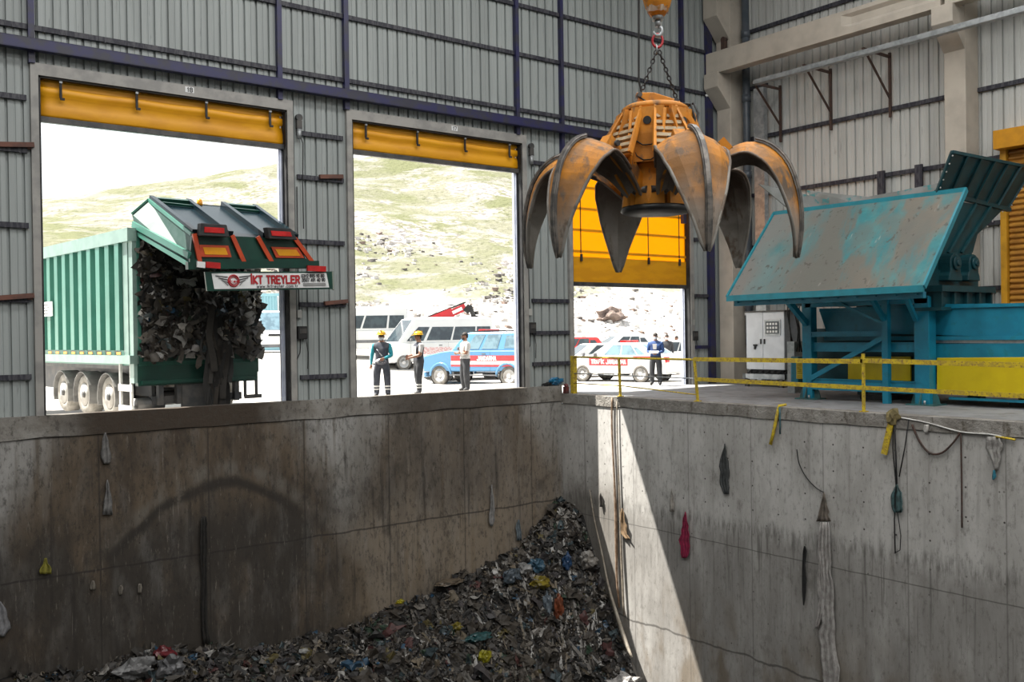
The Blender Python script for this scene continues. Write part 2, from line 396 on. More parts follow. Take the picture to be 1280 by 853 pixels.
b = B(); b.bb((XFAR, 0, PITZ), (.0, .45, SILL)); struct(b.done('wall_left', M_pitL, keep=True))
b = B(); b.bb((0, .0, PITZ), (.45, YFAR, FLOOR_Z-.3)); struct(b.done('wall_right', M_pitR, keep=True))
b = B(); b.bb((XFAR, YFAR, PITZ-.3), (.45, .45, PITZ)); struct(b.done('floor_pit', M_pitL, keep=True))
# edge kerb of the ledge, slightly ragged
b = B(); rings = []
for i in range(200):
    y = -i*.2
    a = noise.noise((0, y*2.1, 3))*.018; c = noise.noise((4, y*1.3, 8))*.03
    rings.append([(-.035+a, y, FLOOR_Z-.005), (.35, y, FLOOR_Z), (.35, y, FLOOR_Z-.3), (-.03+a, y, FLOOR_Z-.29+c)])
b.loft(rings); struct(b.done('trim_1', M_lip, keep=True))
b = B(); rings = []
for i in range(180):
    x = -.0-i*.19
    a = noise.noise((x*1.7, 7, 3))*.02; c = noise.noise((x*1.1, 2, 8))*.035
    rings.append([(x, -.03+a, SILL+.012+a*.6), (x, .25, SILL+.012), (x, .25, SILL-.4), (x, -.03+a, SILL-.45+c)])
M_lipL = NT('stained_kerb')
_g = M_lipL.mix((.27, .26, .24), (.17, .155, .135), M_lipL.noise(1.6, (1, 1, 1), detail=6).sm(.35, .65))
_w = (M_lipL.noise(1.3, detail=6, off=9)-.5)*1.6
_s = ((M_lipL.x+11.3).abs()+_w).sm(3.2, 1.7).max(((M_lipL.x+3.8).abs()+_w).sm(3.0, 1.5)*.8)
_g = M_lipL.mix(_g, (.046, .033, .023), _s)
_g = M_lipL.mix(_g, (.05, .043, .036), M_lipL.noise(7, (1, 1, .6), detail=9, rough=.75, off=29).sm(.50, .64)*.7)
M_lipL.base(_g); M_lipL.set(.9); M_lipL.bump(M_lipL.noise(14, detail=6), .5, .03)
b.loft(rings); struct(b.done('trim_2', M_lipL.m, keep=True))
# ledge floor
b = B(); b.bb((.3, .45, FLOOR_Z-.3), (WX+.1, YFAR, FLOOR_Z)); struct(b.done('floor', M_floor, keep=True))

# corrugated sheet on a plane: prof runs along the wall
def corrug(b, a0, a1, z0, z1, P):
    pts = []; k = math.floor(a0/.3)
    while k*.3 < a1:
        for o, d in ((0, 0), (.105, 0), (.118, .012), (.131, .012), (.144, 0), (.235, 0), (.246, .06), (.286, .06), (.297, 0)):
            a = k*.3+o
            if a0 <= a <= a1: pts.append((a, d))
        k += 1
    pts = [(a0, 0)]+pts+[(a1, 0)]
    b.loft([[P(a, d, z0) for a, d in pts], [P(a, d, z1) for a, d in pts]], cap=False, closed=False)
    b.loft([[P(a, .12, z0) for a in (a0, a1)], [P(a, .12, z1) for a in (a0, a1)]], cap=False, closed=False)
YC = 0.12
PA = lambda a, d, z: (a, YC+d, z)
D1 = (-14.14, -8.62); D2 = (-6.86, -1.34); D3 = (.55, 5.80); DT = 7.22
b = B()
for a0, a1, z0, z1 in ((XFAR, D1[0], SILL, ROOF), (D1[1], D2[0], SILL, ROOF), (D2[1], D3[0], SILL, ROOF), (D3[1], WX+.05, FLOOR_Z, ROOF),
                       (D1[0], D1[1], DT, ROOF), (D2[0], D2[1], DT, ROOF), (D3[0], D3[1], DT, ROOF)):
    corrug(b, a0, a1, z0, z1, PA)
struct(b.done('wall_back', M_clad, keep=True, fix=False))
PB = lambda a, d, z: (WX+d, a, z)
b = B(); corrug(b, -17.0, .13, FLOOR_Z, ROOF, PB); corrug(b, YFAR, -17, FLOOR_Z, ROOF, PB)
struct(b.done('wall_side', M_cladB, keep=True, fix=False))
# far sides of the hall behind the camera, and the roof
M_plain = mat('hall_sheeting', (.42, .43, .42), rough=.6)
b = B(); b.bb((XFAR-.2, YFAR, PITZ), (XFAR, .2, ROOF)); struct(b.done('wall_far_left', M_plain, keep=True))
b = B(); b.bb((XFAR, YFAR-.2, PITZ), (WX+.2, YFAR, ROOF)); struct(b.done('wall_front', M_plain, keep=True))
b = B(); b.bb((XFAR-.2, YFAR-.2, ROOF), (WX+.4, .4, ROOF+.2)); struct(b.done('ceiling', M_plain, keep=True))

# purlins on the door wall: one object per run
tn = [3]
def trim(b, m, label=None):
    o = b.done('trim_%d' % tn[0], m, keep=True); tn[0] += 1; return struct(o)
def purlinA(x0, x1, z, m=M_purlin):
    b = B(); b.bb((x0, YC-.07, z-.055), (x1, YC-.005, z+.055))
    x = x0+.1
    while x < x1-.05:                     # bolts and clips along the run
        b.box((x, YC-.075, z-.03-.02*R_.random()), (.03, .015, .05)); x += .3
    trim(b, m)
for z in (8.2, 9.82, 11.25, 13.1): purlinA(XFAR+1, 6.75, z)
for z in (6.72, 5.63, 4.07, 2.53, .93): purlinA(-20, -14.36, z)
for z in (6.71, 5.63, 4.04, 2.48, .68): purlinA(-8.36, -7.1, z)
for z in (6.72, 2.65, 1.7, .78): purlinA(-1.02, .42, z)
for z in (4.8, 2.89, 1.14): purlinA(5.95, 6.72, z, M_blue if z < 2 else M_purlin)
# navy posts above and beside the doors
for x, z0, wd in ((-14.26, 7.45, .12), (-8.80, 7.45, .12), (-7.0, 7.45, .13), (-1.5, 7.45, .12), (.2, 6.7, .11), (5.5, 5.3, .13), (6.85, FLOOR_Z, .26), (-20.5, 7.45, .12)):
    b = B(); b.bb((x-wd/2, YC-.14, z0), (x+wd/2, YC-.006, ROOF)); trim(b, M_blue)
b = B(); b.bb((XFAR, YC-.30, 7.68), (6.7, YC-.12, 7.70)); b.bb((XFAR, YC-.30, 7.90), (6.7, YC-.12, 7.92)); b.bb((XFAR, YC-.22, 7.70), (6.7, YC-.19, 7.90))
b.bb((XFAR, YC-.30, 7.68), (6.7, YC-.285, 7.92)); trim(b, M_blue)
# purlins on the side wall
def purlinB(y0, y1, z):
    b = B(); b.bb((WX-.09, y0, z-.06), (WX-.005, y1, z+.06))
    y = y1+.1
    while y < y0-.05: b.box((WX-.095, y, z-.03), (.015, .03, .05)); y += .3
    trim(b, M_purlin)
for z in (11.9, 13.6, 8.24, 6.3, 4.53, 2.75, 1.0): purlinB(-.62, -8.05, z); purlinB(-8.66, -17, z)
for z in (9.95,): purlinB(-.62, -1.6, z)

# concrete columns, corbels and the crane beam
def column(y0, name):
    b = B()
    b.bb((7.2, y0, FLOOR_Z), (WX-.02, y0-.60, ROOF))
    o = struct(b.done(name, M_conc, keep=True), None); o.modifiers.new('bevel', 'BEVEL').width = .02
    for zt in (10.42,):
        b = B(); b.prism([(7.2, y0, zt), (6.55, y0, zt), (6.55, y0, zt-.5), (7.2, y0, zt-1.15)], (0, -.6, 0)); b.done('corbel', M_conc, o, bevel=.015)
    return o
colA = column(0.0, 'column'); colB = column(-8.07, 'column'); column(-16.14, 'column')
b = B(); b.prism([(7.2, 0, 14.2), (6.55, 0, 14.2), (6.55, 0, 12.3), (7.2, 0, 11.6)], (0, -.6, 0)); b.done('corbel', M_conc, colA, bevel=.015)
def crane_beam(y0, y1):
    b = B(); xa, xb = 6.62, 7.02; zb, zt = 10.40, 11.12
    def ring(y, thin):
        i = .09*thin
        return [(xa, y, zb), (xb, y, zb), (xb, y, zb+.2), (xb-i, y, zb+.3), (xb-i, y, zt-.22), (xb, y, zt-.12), (xb, y, zt), (xa, y, zt), (xa, y, zt-.12), (xa+i, y, zt-.22), (xa+i, y, zb+.3), (xa, y, zb+.2)]
    b.loft([ring(y0, 0), ring(y0-5.2 if y0 > -2 else y0-1.2, 0), ring(y0-5.5 if y0 > -2 else y0-1.5, 1), ring(y1+.35, 1), ring(y1+.1, 1), ring(y1, 1)])
    o = struct(b.done('crane_beam', M_conc, keep=True))
    b = B(); b.bb((6.78, y0-.2, zt), (6.86, y1+.0, zt+.05)); b.done('crane_rail', M_brownsteel, o)
    return o
beam1 = crane_beam(-.05, -8.30)
b = B(); b.bb((6.74, -.6, 11.17), (6.90, -.75, 11.5)); b.cyl((6.74, -.68, 11.5), (6.90, -.68, 11.5), .09); b.done('end_stop', M_brownsteel, beam1)
crane_beam(-8.42, -16.3)

# ------------------------------------------------------------------ overhead doors
n = NT('yellow_curtain_backlit')
_n = n.noise(1.2, (1, 1, 3))
n.base(n.mix((.62, .24, .003), (.54, .20, .003), _n.sm(.35, .7))); n.set(.45)
tr = n.nt.nodes.new('ShaderNodeBsdfTranslucent'); tr.inputs[0].default_value = (.62, .205, .0, 1)
mx = n.nt.nodes.new('ShaderNodeMixShader'); mx.inputs[0].default_value = .55
n.nt.links.new(n.p.outputs[0], mx.inputs[1]); n.nt.links.new(tr.outputs[0], mx.inputs[2]); n.nt.links.new(mx.outputs[0], n.out.inputs[0])
M_curtT = n.m
M_curt = mat('yellow_curtain', (.76, .345, .003), (.67, .29, .003), rough=.5, scale=1.2, stretch=(1, 1, 3))
def door(k, x0, x1, zc, num, closed=False):
    b = B(); zb = SILL if not closed else FLOOR_Z
    yf0, yf1 = YC-.10, YC+.16
    b.bb((x0-.15, yf0, zb), (x0, yf1, DT+.25)); b.bb((x1, yf0, zb), (x1+.15, yf1, DT+.25)); b.bb((x0, yf0, DT), (x1, yf1, DT+.25))
    d = struct(b.done('door_%d' % k, M_frame, keep=True))
    yc = YC+.10
    if not closed:
        # gathered curtain: a hanging sheet with two soft folds and a lower bag
        b = B(); rows = []
        zs = [DT-.005, DT-.10, DT-.16, DT-.20, DT-.33, DT-.38, zc+.30, zc+.12, zc+.06]
        off = [.02, -.01, .05, -.02, -.03, .03, -.02, -.03, 0]
        for i in range(25):
            x = x0+.05+(x1-x0-.1)*i/24
            sag = .03*math.sin(i*.9)*.3
            rows.append([(x, yc+o, z+(sag if 0 < j < 8 else 0)) for j, (z, o) in enumerate(zip(zs, off))])
        b.smooth = True; b.loft(rows, cap=False, closed=False)
        c = b.done('curtain', M_curt, d, fix=False); so = c.modifiers.new('thick', 'SOLIDIFY'); so.thickness = .012
        b = B(); b.bb((x0+.02, yc-.06, zc-.05), (x1-.02, yc+.06, zc+.07)); b.done('bottom_bar', M_dark, d, bevel=.01)
        for i in range(4):
            x = x0+.45+(x1-x0-.85)*i/3
            b = B(); b.bb((x-.025, yc-.11, DT-.02), (x+.025, yc-.08, DT-.40)); b.box((x+.03, yc-.10, DT-.42), (.09, .03, .05)); s = b.done('strap', M_black, d)
            b = B(); b.box((x, yc-.11, DT-.05), (.06, .04, .08)); b.done('strap_clip', M_galv, s)
    else:
        b = B(); 
        b.loft([[(x0+.04, yc, DT), (x1-.04, yc, DT)], [(x0+.04, yc, zc+.85), (x1-.04, yc, zc+.85)]], cap=False, closed=False)
        b.done('curtain', M_curtT, d, fix=False)
        b = B(); b.bb((x0+.04, yc-.02, zc+.07), (x1-.04, yc+.03, zc+.85)); b.done('bottom_bag', M_curt, d)
        b = B(); b.bb((x0+.02, yc-.06, zc-.06), (x1-.02, yc+.06, zc+.07)); b.done('bottom_bar', M_dark, d, bevel=.01)
        M_rib = mat('curtain_rib', (.80, .32, .003), (.70, .28, .003), rough=.5)
        z = zc+1.0
        while z < DT-.1:
            b = B(); b.bb((x0+.04, yc-.03, z-.03), (x1-.04, yc-.005, z+.05)); b.done('wind_rib', M_rib, d); z += .66
        for i in range(4):
            x = x0+.45+(x1-x0-.85)*i/3
            b = B(); b.bb((x-.015, yc-.06, DT), (x+.015, yc-.045, zc+.95)); b.box((x+.01, yc-.06, zc+.82), (.07, .05, .22)); b.done('strap', M_black, d)
    # guide rails beyond the frame
    b = B(); b.bb((x1-.13, YC+.17, zb), (x1-.02, YC+.26, DT)); b.bb((x1-.10, YC+.12, zb), (x1-.08, YC+.20, DT)); b.done('guide_rail', M_jamb, d)
    b = B(); b.bb((x1-.035, YC-.06, zb), (x1, YC+.16, DT)); b.bb((x0, YC-.06, zb), (x0+.045, YC+.16, DT)); b.bb((x0, YC-.06, DT-.04), (x1, YC+.05, DT)); b.done('rubber_seal', M_black, d)
    if num:
        xx = x0+(x1-x0)*.57
        b = B(); b.bb((xx-.10, yf0-.006, DT+.08), (xx+.10, yf0-.001, DT+.21)); pl = b.done('number_plate', M_white, d)
        for i, ch in enumerate(num): text_mesh('digit', ch, .09, frame((xx-.035+.07*i, yf0-.009, DT+.145), (1, 0, 0), (0, 0, 1)), M_black, pl)
    return d
door(1, D1[0], D1[1], 6.33, '18'); door(2, D2[0], D2[1], 6.42, '17'); door(3, D3[0], D3[1], 3.18, None, True)
# ------------------------------------------------------------------ fittings on the walls
def gearbox(x, z, label, group='door motors'):
    t = thing('door_motor', label, 'motor', (x, YC-.05, z), group=group)
    b = B(); b.bb((-.07, -.10, -.16), (.07, .0, .05)); b.cyl((0, -.10, .12), (0, .0, .12), .09, n=14); b.done('gear_housing', M_dark, t, bevel=.01)
    b = B(); b.cyl((0, -.06, -.40), (0, -.06, -.16), .055); b.lathe([(.05, -.02), (.06, 0), (.05, .02)], 12, Matrix.Translation((0, -.06, -.3))); b.done('motor', M_galv, t)
    b = B(); b.tube([(.04, -.05, -.35), (.10, -.05, -.5), (.08, -.04, -1.5), (.09, -.03, -2.6)], .012, 6); b.done('cable', M_black, t)
gearbox(-8.32, 6.95, 'grey door motor at the top corner of the truck door frame')
gearbox(-1.02, 7.05, 'grey door motor at the top corner of the middle door frame')
def switchbox(x, z, label, long=True):
    t = thing('door_control_box', label, 'control box', (x, YC, z), group='door control boxes')
    b = B(); b.bb((-.12, -.14, -.16), (.12, -.01, .16)); b.done('housing', M_black, t, bevel=.015)
    b = B(); b.bb((-.09, -.155, -.02), (.09, -.138, .10)); b.done('button_panel', M_dark, t)
    b = B(); b.bb((-.12, -.10, .36), (.0, -.01, .56)); b.done('junction_box', mat('pale_grey_plastic', (.4, .4, .38)), t, bevel=.01)
    b = B(); b.tube([(-.05, -.05, .56), (-.06, -.04, 1.6), (-.05, -.03, 3.6)], .012, 6)
    b.tube([(.1, -.06, -.1), (.17, -.05, -.5), (.15, -.05, -.9)], .01, 6); b.tube([(-.02, -.05, -.16), (-.05, -.05, -.5), (-.18, -.04, -.75), (-.2, -.03, -.95)], .012, 6); b.done('cable', M_black, t)
pbx = atY(378, 416, YC-.1); switchbox(pbx.x, pbx.z, 'black control box with cables between the truck door and the middle door')
pbx = atY(665.5, 410, YC-.1); switchbox(pbx.x, pbx.z, 'black control box with cables right of the middle door')
pbx = atY(869, 420, YC-.1); switchbox(pbx.x, pbx.z, 'black control box beside the half-closed yellow door')
for px, py, lab, s in ((21, 181, 'short brown steel bracket high on the wall left of the truck door', 1), (21, 371, 'short brown steel bracket low on the wall left of the truck door', 1),
                    (414, 221, 'short brown steel bracket high on the wall left of the middle door', 1), (420, 378, 'short brown steel bracket low on the wall left of the middle door', 1)):
    p = atY(px, py, YC-.1); b = B(); b.bar((p.x-.32, p.y, p.z-.03), (p.x+.32, p.y, p.z+.03), .10, .10); b.bb((p.x+.2, p.y, p.z-.06), (p.x+.3, YC, p.z+.06))
    tag(b.done('steel_bracket', mat('primer_bracket', (.16, .07, .05), (.10, .05, .04), rough=.8)), lab, 'bracket', 'brown brackets beside the doors')
# brackets carrying the grey cable channel on the side wall
for px, y0, y1, lab in ((975, 107, 178, 'brown triangular wall bracket, the one at the corner end of the cable channel'), (1038, 86, 163, 'brown triangular wall bracket, the middle of the three under the cable channel'), (1112, 66, 147, 'brown triangular wall bracket, the nearest of the three under the cable channel')):
    p = atX(px, y0, WX-.12); q = atX(px, y1, WX-.12); X0 = 6.42; w_ = .07
    t = thing('wall_bracket', lab, 'bracket', (WX-.12, p.y, q.z), group='brackets under the cable channel')
    b = B(); b.bar((p.x, p.y, q.z), (p.x, p.y, p.z), w_); wdone(b, 'upright', M_brownsteel, t)
    b = B(); b.bar((p.x, p.y, p.z-.12), (X0, p.y, p.z-.12), w_); wdone(b, 'arm', M_brownsteel, t)
    b = B(); b.bar((p.x, p.y, q.z+.55), (X0+.1, p.y, p.z-.15), .05); wdone(b, 'brace', M_brownsteel, t)
b = B(); b.bb((6.32, -2.25, 9.57), (6.52, -16.5, 9.59)); b.bb((6.32, -2.25, 9.57), (6.34, -16.5, 9.72)); b.bb((6.50, -2.25, 9.57), (6.52, -16.5, 9.72))
chn = b.done('cable_channel', M_galv); tag(chn, 'long grey galvanised cable channel running along the side wall below the crane beam', 'cable channel')
b = B(); b.bb((7.35, -1.45, FLOOR_Z), (7.55, -1.85, 9.75)); tag(b.done('cable_duct', M_galv), 'upright grey cable duct dropping down the side wall behind the grapple', 'cable duct')
t = thing('downpipe', 'dark grey downpipe beside the corner column', 'pipe', (7.72, -.86, FLOOR_Z))
b = B(); b.cyl((7.72, -.86, 1.15), (7.72, -.86, 15.9), .13); b.tube([(7.72, -.86, 1.15), (7.70, -.90, .95), (7.60, -1.0, .8)], .13, 14); wdone(b, 'pipe', M_pipe, t)
for z in (2.6, 7.0, 9.6, 11.8):
    b = B(); b.cyl((7.72, -.86, z-.12), (7.72, -.86, z+.12), .155); wdone(b, 'coupling', M_pipe, t)
b = B(); b.cyl((7.72, -.86, 2.2), (7.72, -.86, 2.3), .15); c = wdone(b, 'clamp', M_white, t); c['label'] = 'white pipe clamp'
for px, ya, yb, lab in ((1102, 214, 238, 'short dark steel stub, the left of the two behind the hopper'), (1149, 206, 233, 'short dark steel stub, the right of the two behind the hopper')):
    p = atX(px, ya, WX-.15); q = atX(px, yb, WX-.15); b = B(); b.bb((p.x-.07, p.y-.11, q.z-.6), (p.x+.02, p.y+.11, p.z))
    tag(b.done('steel_stub', M_purlin), lab, 'steel post', 'stubs behind the hopper')
p = atY(884, 119.5, YC-.1); b = B(); b.sphere(p, .07, (1.3, .8, .8)); b.cyl(p, p+Vector((.12, 0, -.02)), .03)
tag(b.done('wall_lamp', M_white), 'small white lamp at the end of a wall rail beside the corner post', 'lamp')
# orange roller shutter at the right edge
t = thing('roller_shutter', 'orange slatted roller shutter with box housing on the side wall', 'roller shutter', (7.7, -11.0, FLOOR_Z))
b = B(); b.bb((7.28, -9.35, 6.42), (WX-.01, -13.2, 6.92)); wdone(b, 'shutter_box', mat('orange_sheet', (.60, .27, .006), (.52, .23, .006), rough=.45), t, bevel=.01)
b = B(); rows = []
z = 6.4; prof = []
while z > 1.0:
    for k, dx in ((0, 0), (.05, -.05), (.09, -.05), (.13, 0)): prof.append((7.70+dx, z-k))
    z -= .15
M_slat = mat('orange_slat', (.42, .20, .03), (.34, .15, .025), rough=.4)
b.loft([[(x, -9.58, zz) for x, zz in prof], [(x, -13.0, zz) for x, zz in prof]], cap=False, closed=False); c = wdone(b, 'slat_curtain', M_slat, t, fix=False)
c.modifiers.new('s', 'SOLIDIFY').thickness = .03
b = B(); b.bb((7.55, -9.40, FLOOR_Z), (WX-.01, -9.56, 6.42)); wdone(b, 'guide_rail', mat('orange_sheet2', (.60, .30, .02), rough=.45), t)

# ------------------------------------------------------------------ railing on the ledge edge
t = thing('railing', 'yellow safety railing along the edge of the ledge', 'railing', (.12, -7, FLOOR_Z))
b = B(); b.bb((.10, -.30, FLOOR_Z), (.24, -.44, 1.0)); wdone(b, 'post', M_yrail, t, bevel=.008)
for y, h, sl in ((-2.38, .98, .02), (-5.19, .99, .05), (-9.95, 1.14, 0), (-14.6, 1.05, 0)):
    b = B(); b.bar((.12, y-sl, FLOOR_Z), (.12, y+sl, h), .055, .055); b.box((.12, y-sl, FLOOR_Z+.01), (.14, .14, .02)); wdone(b, 'post', M_yrail, t)
b = B(); b.tube([(.12, -.4, .97), (.12, -2.38, .96), (.12, -5.19, .95)], .028, 8); wdone(b, 'top_rail', M_yrail, t)
b = B(); b.bar((.10, -5.15, .96), (.10, -9.95, .97), .03, .105); b.bar((.10, -9.9, .99), (.10, -17, .90), .03, .10); wdone(b, 'top_rail', M_yrail, t)
b = B(); b.tube([(.12, -.4, .48), (.12, -2.5, .47), (.12, -5.6, .46)], .016, 7); wdone(b, 'mid_rail', M_galv, t)
b = B(); b.tube([(.12, -.4, .19), (.12, -2.5, .18), (.12, -5.19, .05)], .016, 7); wdone(b, 'low_rail', M_yrail, t)
b = B(); b.bar((.10, -5.2, .45), (.10, -9.95, .40), .03, .10); b.bar((.10, -9.95, .40), (.10, -17, .33), .03, .09); wdone(b, 'mid_rail', M_yrail, t)

# blue bag on the kerb by the thick post
def crumple(b, c, s, seed, n=2, amp=.22, mi=0):
    bm = bmesh.new(); bmesh.ops.create_icosphere(bm, subdivisions=n, radius=1.0)
    for v in bm.verts:
        k = 1+amp*noise.noise(v.co*1.7+Vector((seed*3.1, seed, 0)))*2+amp*.6*noise.noise(v.co*4+Vector((seed, 7, 1)))*2
        v.co = Vector((v.co.x*s[0]*k, v.co.y*s[1]*k, v.co.z*s[2]*k))
    b.cur = mi; bm.verts.index_update()
    b.add([v.co+Vector(c) for v in bm.verts], [tuple(v.index for v in f.verts) for f in bm.faces]); bm.free()
b = B(); p = atY(698, 474, .0); crumple(b, (-.24, .02, SILL+.13), (.22, .09, .10), 3, 3, .4); crumple(b, (-.52, .03, SILL+.07), (.16, .07, .05), 8, 3, .4, 1); 
tag(b.done('plastic_bag', [mat('blue_plastic', (.01, .17, .33), (.01, .07, .15), rough=.35), M_black]), 'blue plastic bag lying on the kerb beside the thick yellow post', 'bag')
b = B(); b.box((.03, -.17, FLOOR_Z+.10), (.12, .14, .2)); crumple(b, (.03, -.17, FLOOR_Z+.24), (.07, .08, .06), 5, 1)
tag(b.done('rubble_lump', mat('dull_red_lump', (.14, .03, .03), (.05, .03, .03))), 'small dull red lump wedged under the blue bag', 'lump')

# ------------------------------------------------------------------ electric cabinet
t = thing('electric_cabinet', 'white two-door electric cabinet on a steel skid behind the railing', 'electric cabinet', (6.9, -2.2, FLOOR_Z))
ca = atX(933, 392, 6.3); cb = atX(981, 464, 6.3); ya, yb = ca.y, cb.y; zt, zb = ca.z+.02, cb.z+.03
b = B(); b.bb((6.32, ya, zb), (7.0, yb, zt)); wdone(b, 'body', mat('cabinet_side', (.20, .21, .22), (.16, .17, .18), rough=.4), t, bevel=.01)
b = B(); b.bb((6.25, ya+.05, zt), (7.05, yb-.05, zt+.05)); wdone(b, 'cap', M_dark, t)
ym = ya+(yb-ya)*.45
M_cab = mat('cabinet_white', (.62, .66, .70), (.56, .60, .64), rough=.35)
for y0, y1 in ((ya, ym+.006), (ym-.006, yb)):
    b = B(); b.bb((6.28, y0, zb), (6.32, y1, zt)); d = wdone(b, 'door', M_cab, t, bevel=.008)
    yh = y1+.07 if y0 == ya else y0-.06
    b = B(); b.bb((6.25, yh-.02, (zb+zt)/2-.10), (6.28, yh+.02, (zb+zt)/2+.06)); wsub(b, 'handle', M_black, d, t)
    if y0 == ya:
        b = B(); b.box((6.26, y0-.35, zb+.72), (.04, .05, .16)); b.box((6.24, y0-.38, zb+.78), (.05, .13, .05)); wsub(b, 'latch', M_black, d, t)
    else:
        yc_, zc_ = y0-.38, zt-.52
        b = B(); b.bb((6.25, yc_+.30, zc_-.22), (6.28, yc_-.30, zc_+.27)); pn = wsub(b, 'meter_window', M_galv, d, t)
        b = B(); b.bb((6.24, yc_+.25, zc_-.17), (6.252, yc_-.25, zc_+.22)); b.cur = 1
        for i in range(4):
            for j in range(3): b.box((6.237, yc_+.17-.11*i, zc_+.14-.12*j), (.006, .07, .07))
        wsub(b, 'gauge_panel', [mat('smoked_panel', (.10, .11, .12), rough=.2), M_white], d, t)
b = B(); b.bb((6.15, ya+.06, zb-.30), (6.25, yb-.1, zb-.14)); b.bb((7.0, ya+.06, zb-.30), (7.1, yb-.1, zb-.14)); b.bb((6.15, ya+.06, zb-.30), (7.1, ya-.06, zb-.14)); b.bb((6.15, yb+.06, zb-.30), (7.1, yb-.1, zb-.14))
wdone(b, 'skid', M_galv, t)
b = B()
for i in range(7):
    y = ya-.05+(yb-ya)*i/6.2; b.bar((6.25, y, zb-.14), (6.4, y-.12, zb), .05)
b.bb((6.35, ya-.1, zb-.14), (6.95, yb+.1, zb)); wdone(b, 'plinth', M_black, t)
for y in (ya-.08, yb+.05):
    for x in (6.2, 7.05):
        b = B(); b.bb((x-.05, y-.06, FLOOR_Z), (x+.05, y+.06, zb-.28)); wdone(b, 'foot', M_dark, t)

# ------------------------------------------------------------------ teal feed hopper and conveyor
t = thing('feed_hopper_machine', 'large teal waste feeding machine with muddy sloping hopper apron and yellow guards', 'machine', (3.0, -9.0, FLOOR_Z))
n = NT('muddy_apron')
mud = n.noise(.95, (.40, 1, .40), detail=8, rough=.6, dist=.3, off=2).sm(.40, .56)
st = n.noise(1.2, (1, .9, .35), detail=5, off=6).sm(.42, .62)
band = (n.y+1.8).sm(2.6, -.2)
o = n.mix((.028, .175, .195), (.045, .225, .235), n.noise(2, off=8).sm(.4, .7))
mc = n.mix((.135, .118, .098), (.20, .145, .105), n.y.sm(1.0, -1.6)*n.noise(.7, (.5, 1, .5), off=33).sm(.35, .6))
o = n.mix(o, mc, (mud*.9).max(st*.55))
o = n.mix(o, (.34, .33, .31), n.noise(3.2, (.3, 1, .3), detail=6, off=37).sm(.66, .72)*.7)
o = n.mix(o, (.21, .20, .185), ((n.y-1.2).sm(-.4, 2.6)*n.noise(.8, off=14).sm(.25, .5)).clamp()*.85)
o = n.mix(o, (.07, .062, .052), n.noise(7, (1, 1, .6), detail=7, off=17).sm(.60, .68)*.8)
n.base(o); n.set(.6); n.bump(n.noise(10, detail=7), .3, .02); M_apron = n.m
q = [atX(909, 372, 1.0), atX(1155, 359, 1.0), atX(1208, 237, 3.0), atX(968, 267, 3.0)]
nrm = Vector((.75, 0, -.66))*.05
b = B(); b.prism(q, nrm); wdone(b, 'apron', M_apron, t)
q0, q1, q2, q3 = q
b = B(); b.bar(q0+Vector((-.01, 0, -.03)), q1+Vector((-.01, 0, -.03)), .06, .15); b.bar(q3, q2, .09, .10); b.bar(q1, q2, .05, .12); b.bar(q0, q3, .05, .10)
M_tealb = mat('bright_teal_edge', (.02, .24, .31), (.02, .20, .25), rough=.4)
wdone(b, 'apron_edge', M_tealb, t)
b = B()
for i in range(11):
    p = q0.lerp(q1, (i+.5)/11)+Vector((.12, 0, -.14)); b.box(p, (.05, .03, .03))
b.bar(q0+Vector((.2, -.1, -.16)), q1+Vector((.2, .1, -.16)), .12, .14); wdone(b, 'edge_beam', M_teal, t)
# far wall and end walls of the hopper mouth
M_inner = mat('scoured_hopper_inside', (.26, .27, .265), (.19, .20, .19), rough=.6, scale=1.5, c3=(.05, .22, .23))
b = B(); b.prism([atX(1008, 238, 6), atX(1050, 243, 6), atX(1085, 246, 6), atX(1128, 238, 6), atX(1178, 228, 6), Vector((5.6, -9.0, 4.3)), Vector((5.6, -5.6, 4.3))], (.04, 0, 0)); wdone(b, 'far_wall', M_inner, t)
fl = [atY(949, 230, -5.0), (6.1, -5.3, 5.45), (5.6, -5.6, 4.3), (3.3, -5.6, 4.4), atY(987, 262, -5.35)]
b = B(); b.prism([Vector(p) for p in fl], (0, .04, 0)); wdone(b, 'end_wall', M_inner, t)
def P2(px, py, y): return atY(px, py, y)
up = [P2(1190, 190, -10.6), P2(1291, 210, -10.6), P2(1259, 262, -10.1), P2(1171, 240, -10.1)]
b = B(); b.prism(up, (0, .05, 0)); wdone(b, 'flared_end_wall', M_tealdk, t)
b = B()
for k in range(1, 6):
    a = up[0].lerp(up[1], k/6); c = up[3].lerp(up[2], k/6); b.bar(a.lerp(c, .03)-Vector((0, .03, 0)), a.lerp(c, .97)-Vector((0, .03, 0)), .05, .05)
b.bar(up[0], up[1], .07, .07); b.bar(up[0], up[3], .06, .06); b.bar(up[1], up[2], .06, .06); b.bar(up[3], up[2]+Vector((.1, 0, 0)), .12, .10); wdone(b, 'wall_stiffener', M_tealdk, t)
low = [P2(1180, 248, -10.12), P2(1254, 262, -10.12), P2(1222, 293, -10.0), P2(1216, 316, -9.9), P2(1150, 316, -9.9)]
b = B(); b.prism(low, (0, .06, 0))
for k in (.25, .5, .75):
    b.bar(low[0].lerp(low[1], k)-Vector((0, .03, 0)), low[4].lerp(low[3], k)-Vector((0, .03, 0)), .05, .06)
wdone(b, 'funnel_wall', M_tealdk, t)
b = B()
for a, c in ((up[2], up[1]), (low[1], low[2]), (up[3], up[0])):
    for k in range(5): b.sphere(Vector(a).lerp(Vector(c), .1+.2*k)-Vector((0, .05, 0)), .02, nu=6, nv=4)
wdone(b, 'rivet', M_offw, t)
b = B(); b.bb((3.0, -6.0, 3.0), (5.0, -9.9, 3.75)); b.bb((2.6, -6.3, 2.3), (5.2, -9.95, 3.05)); wdone(b, 'shredding_chamber', M_tealdk, t)
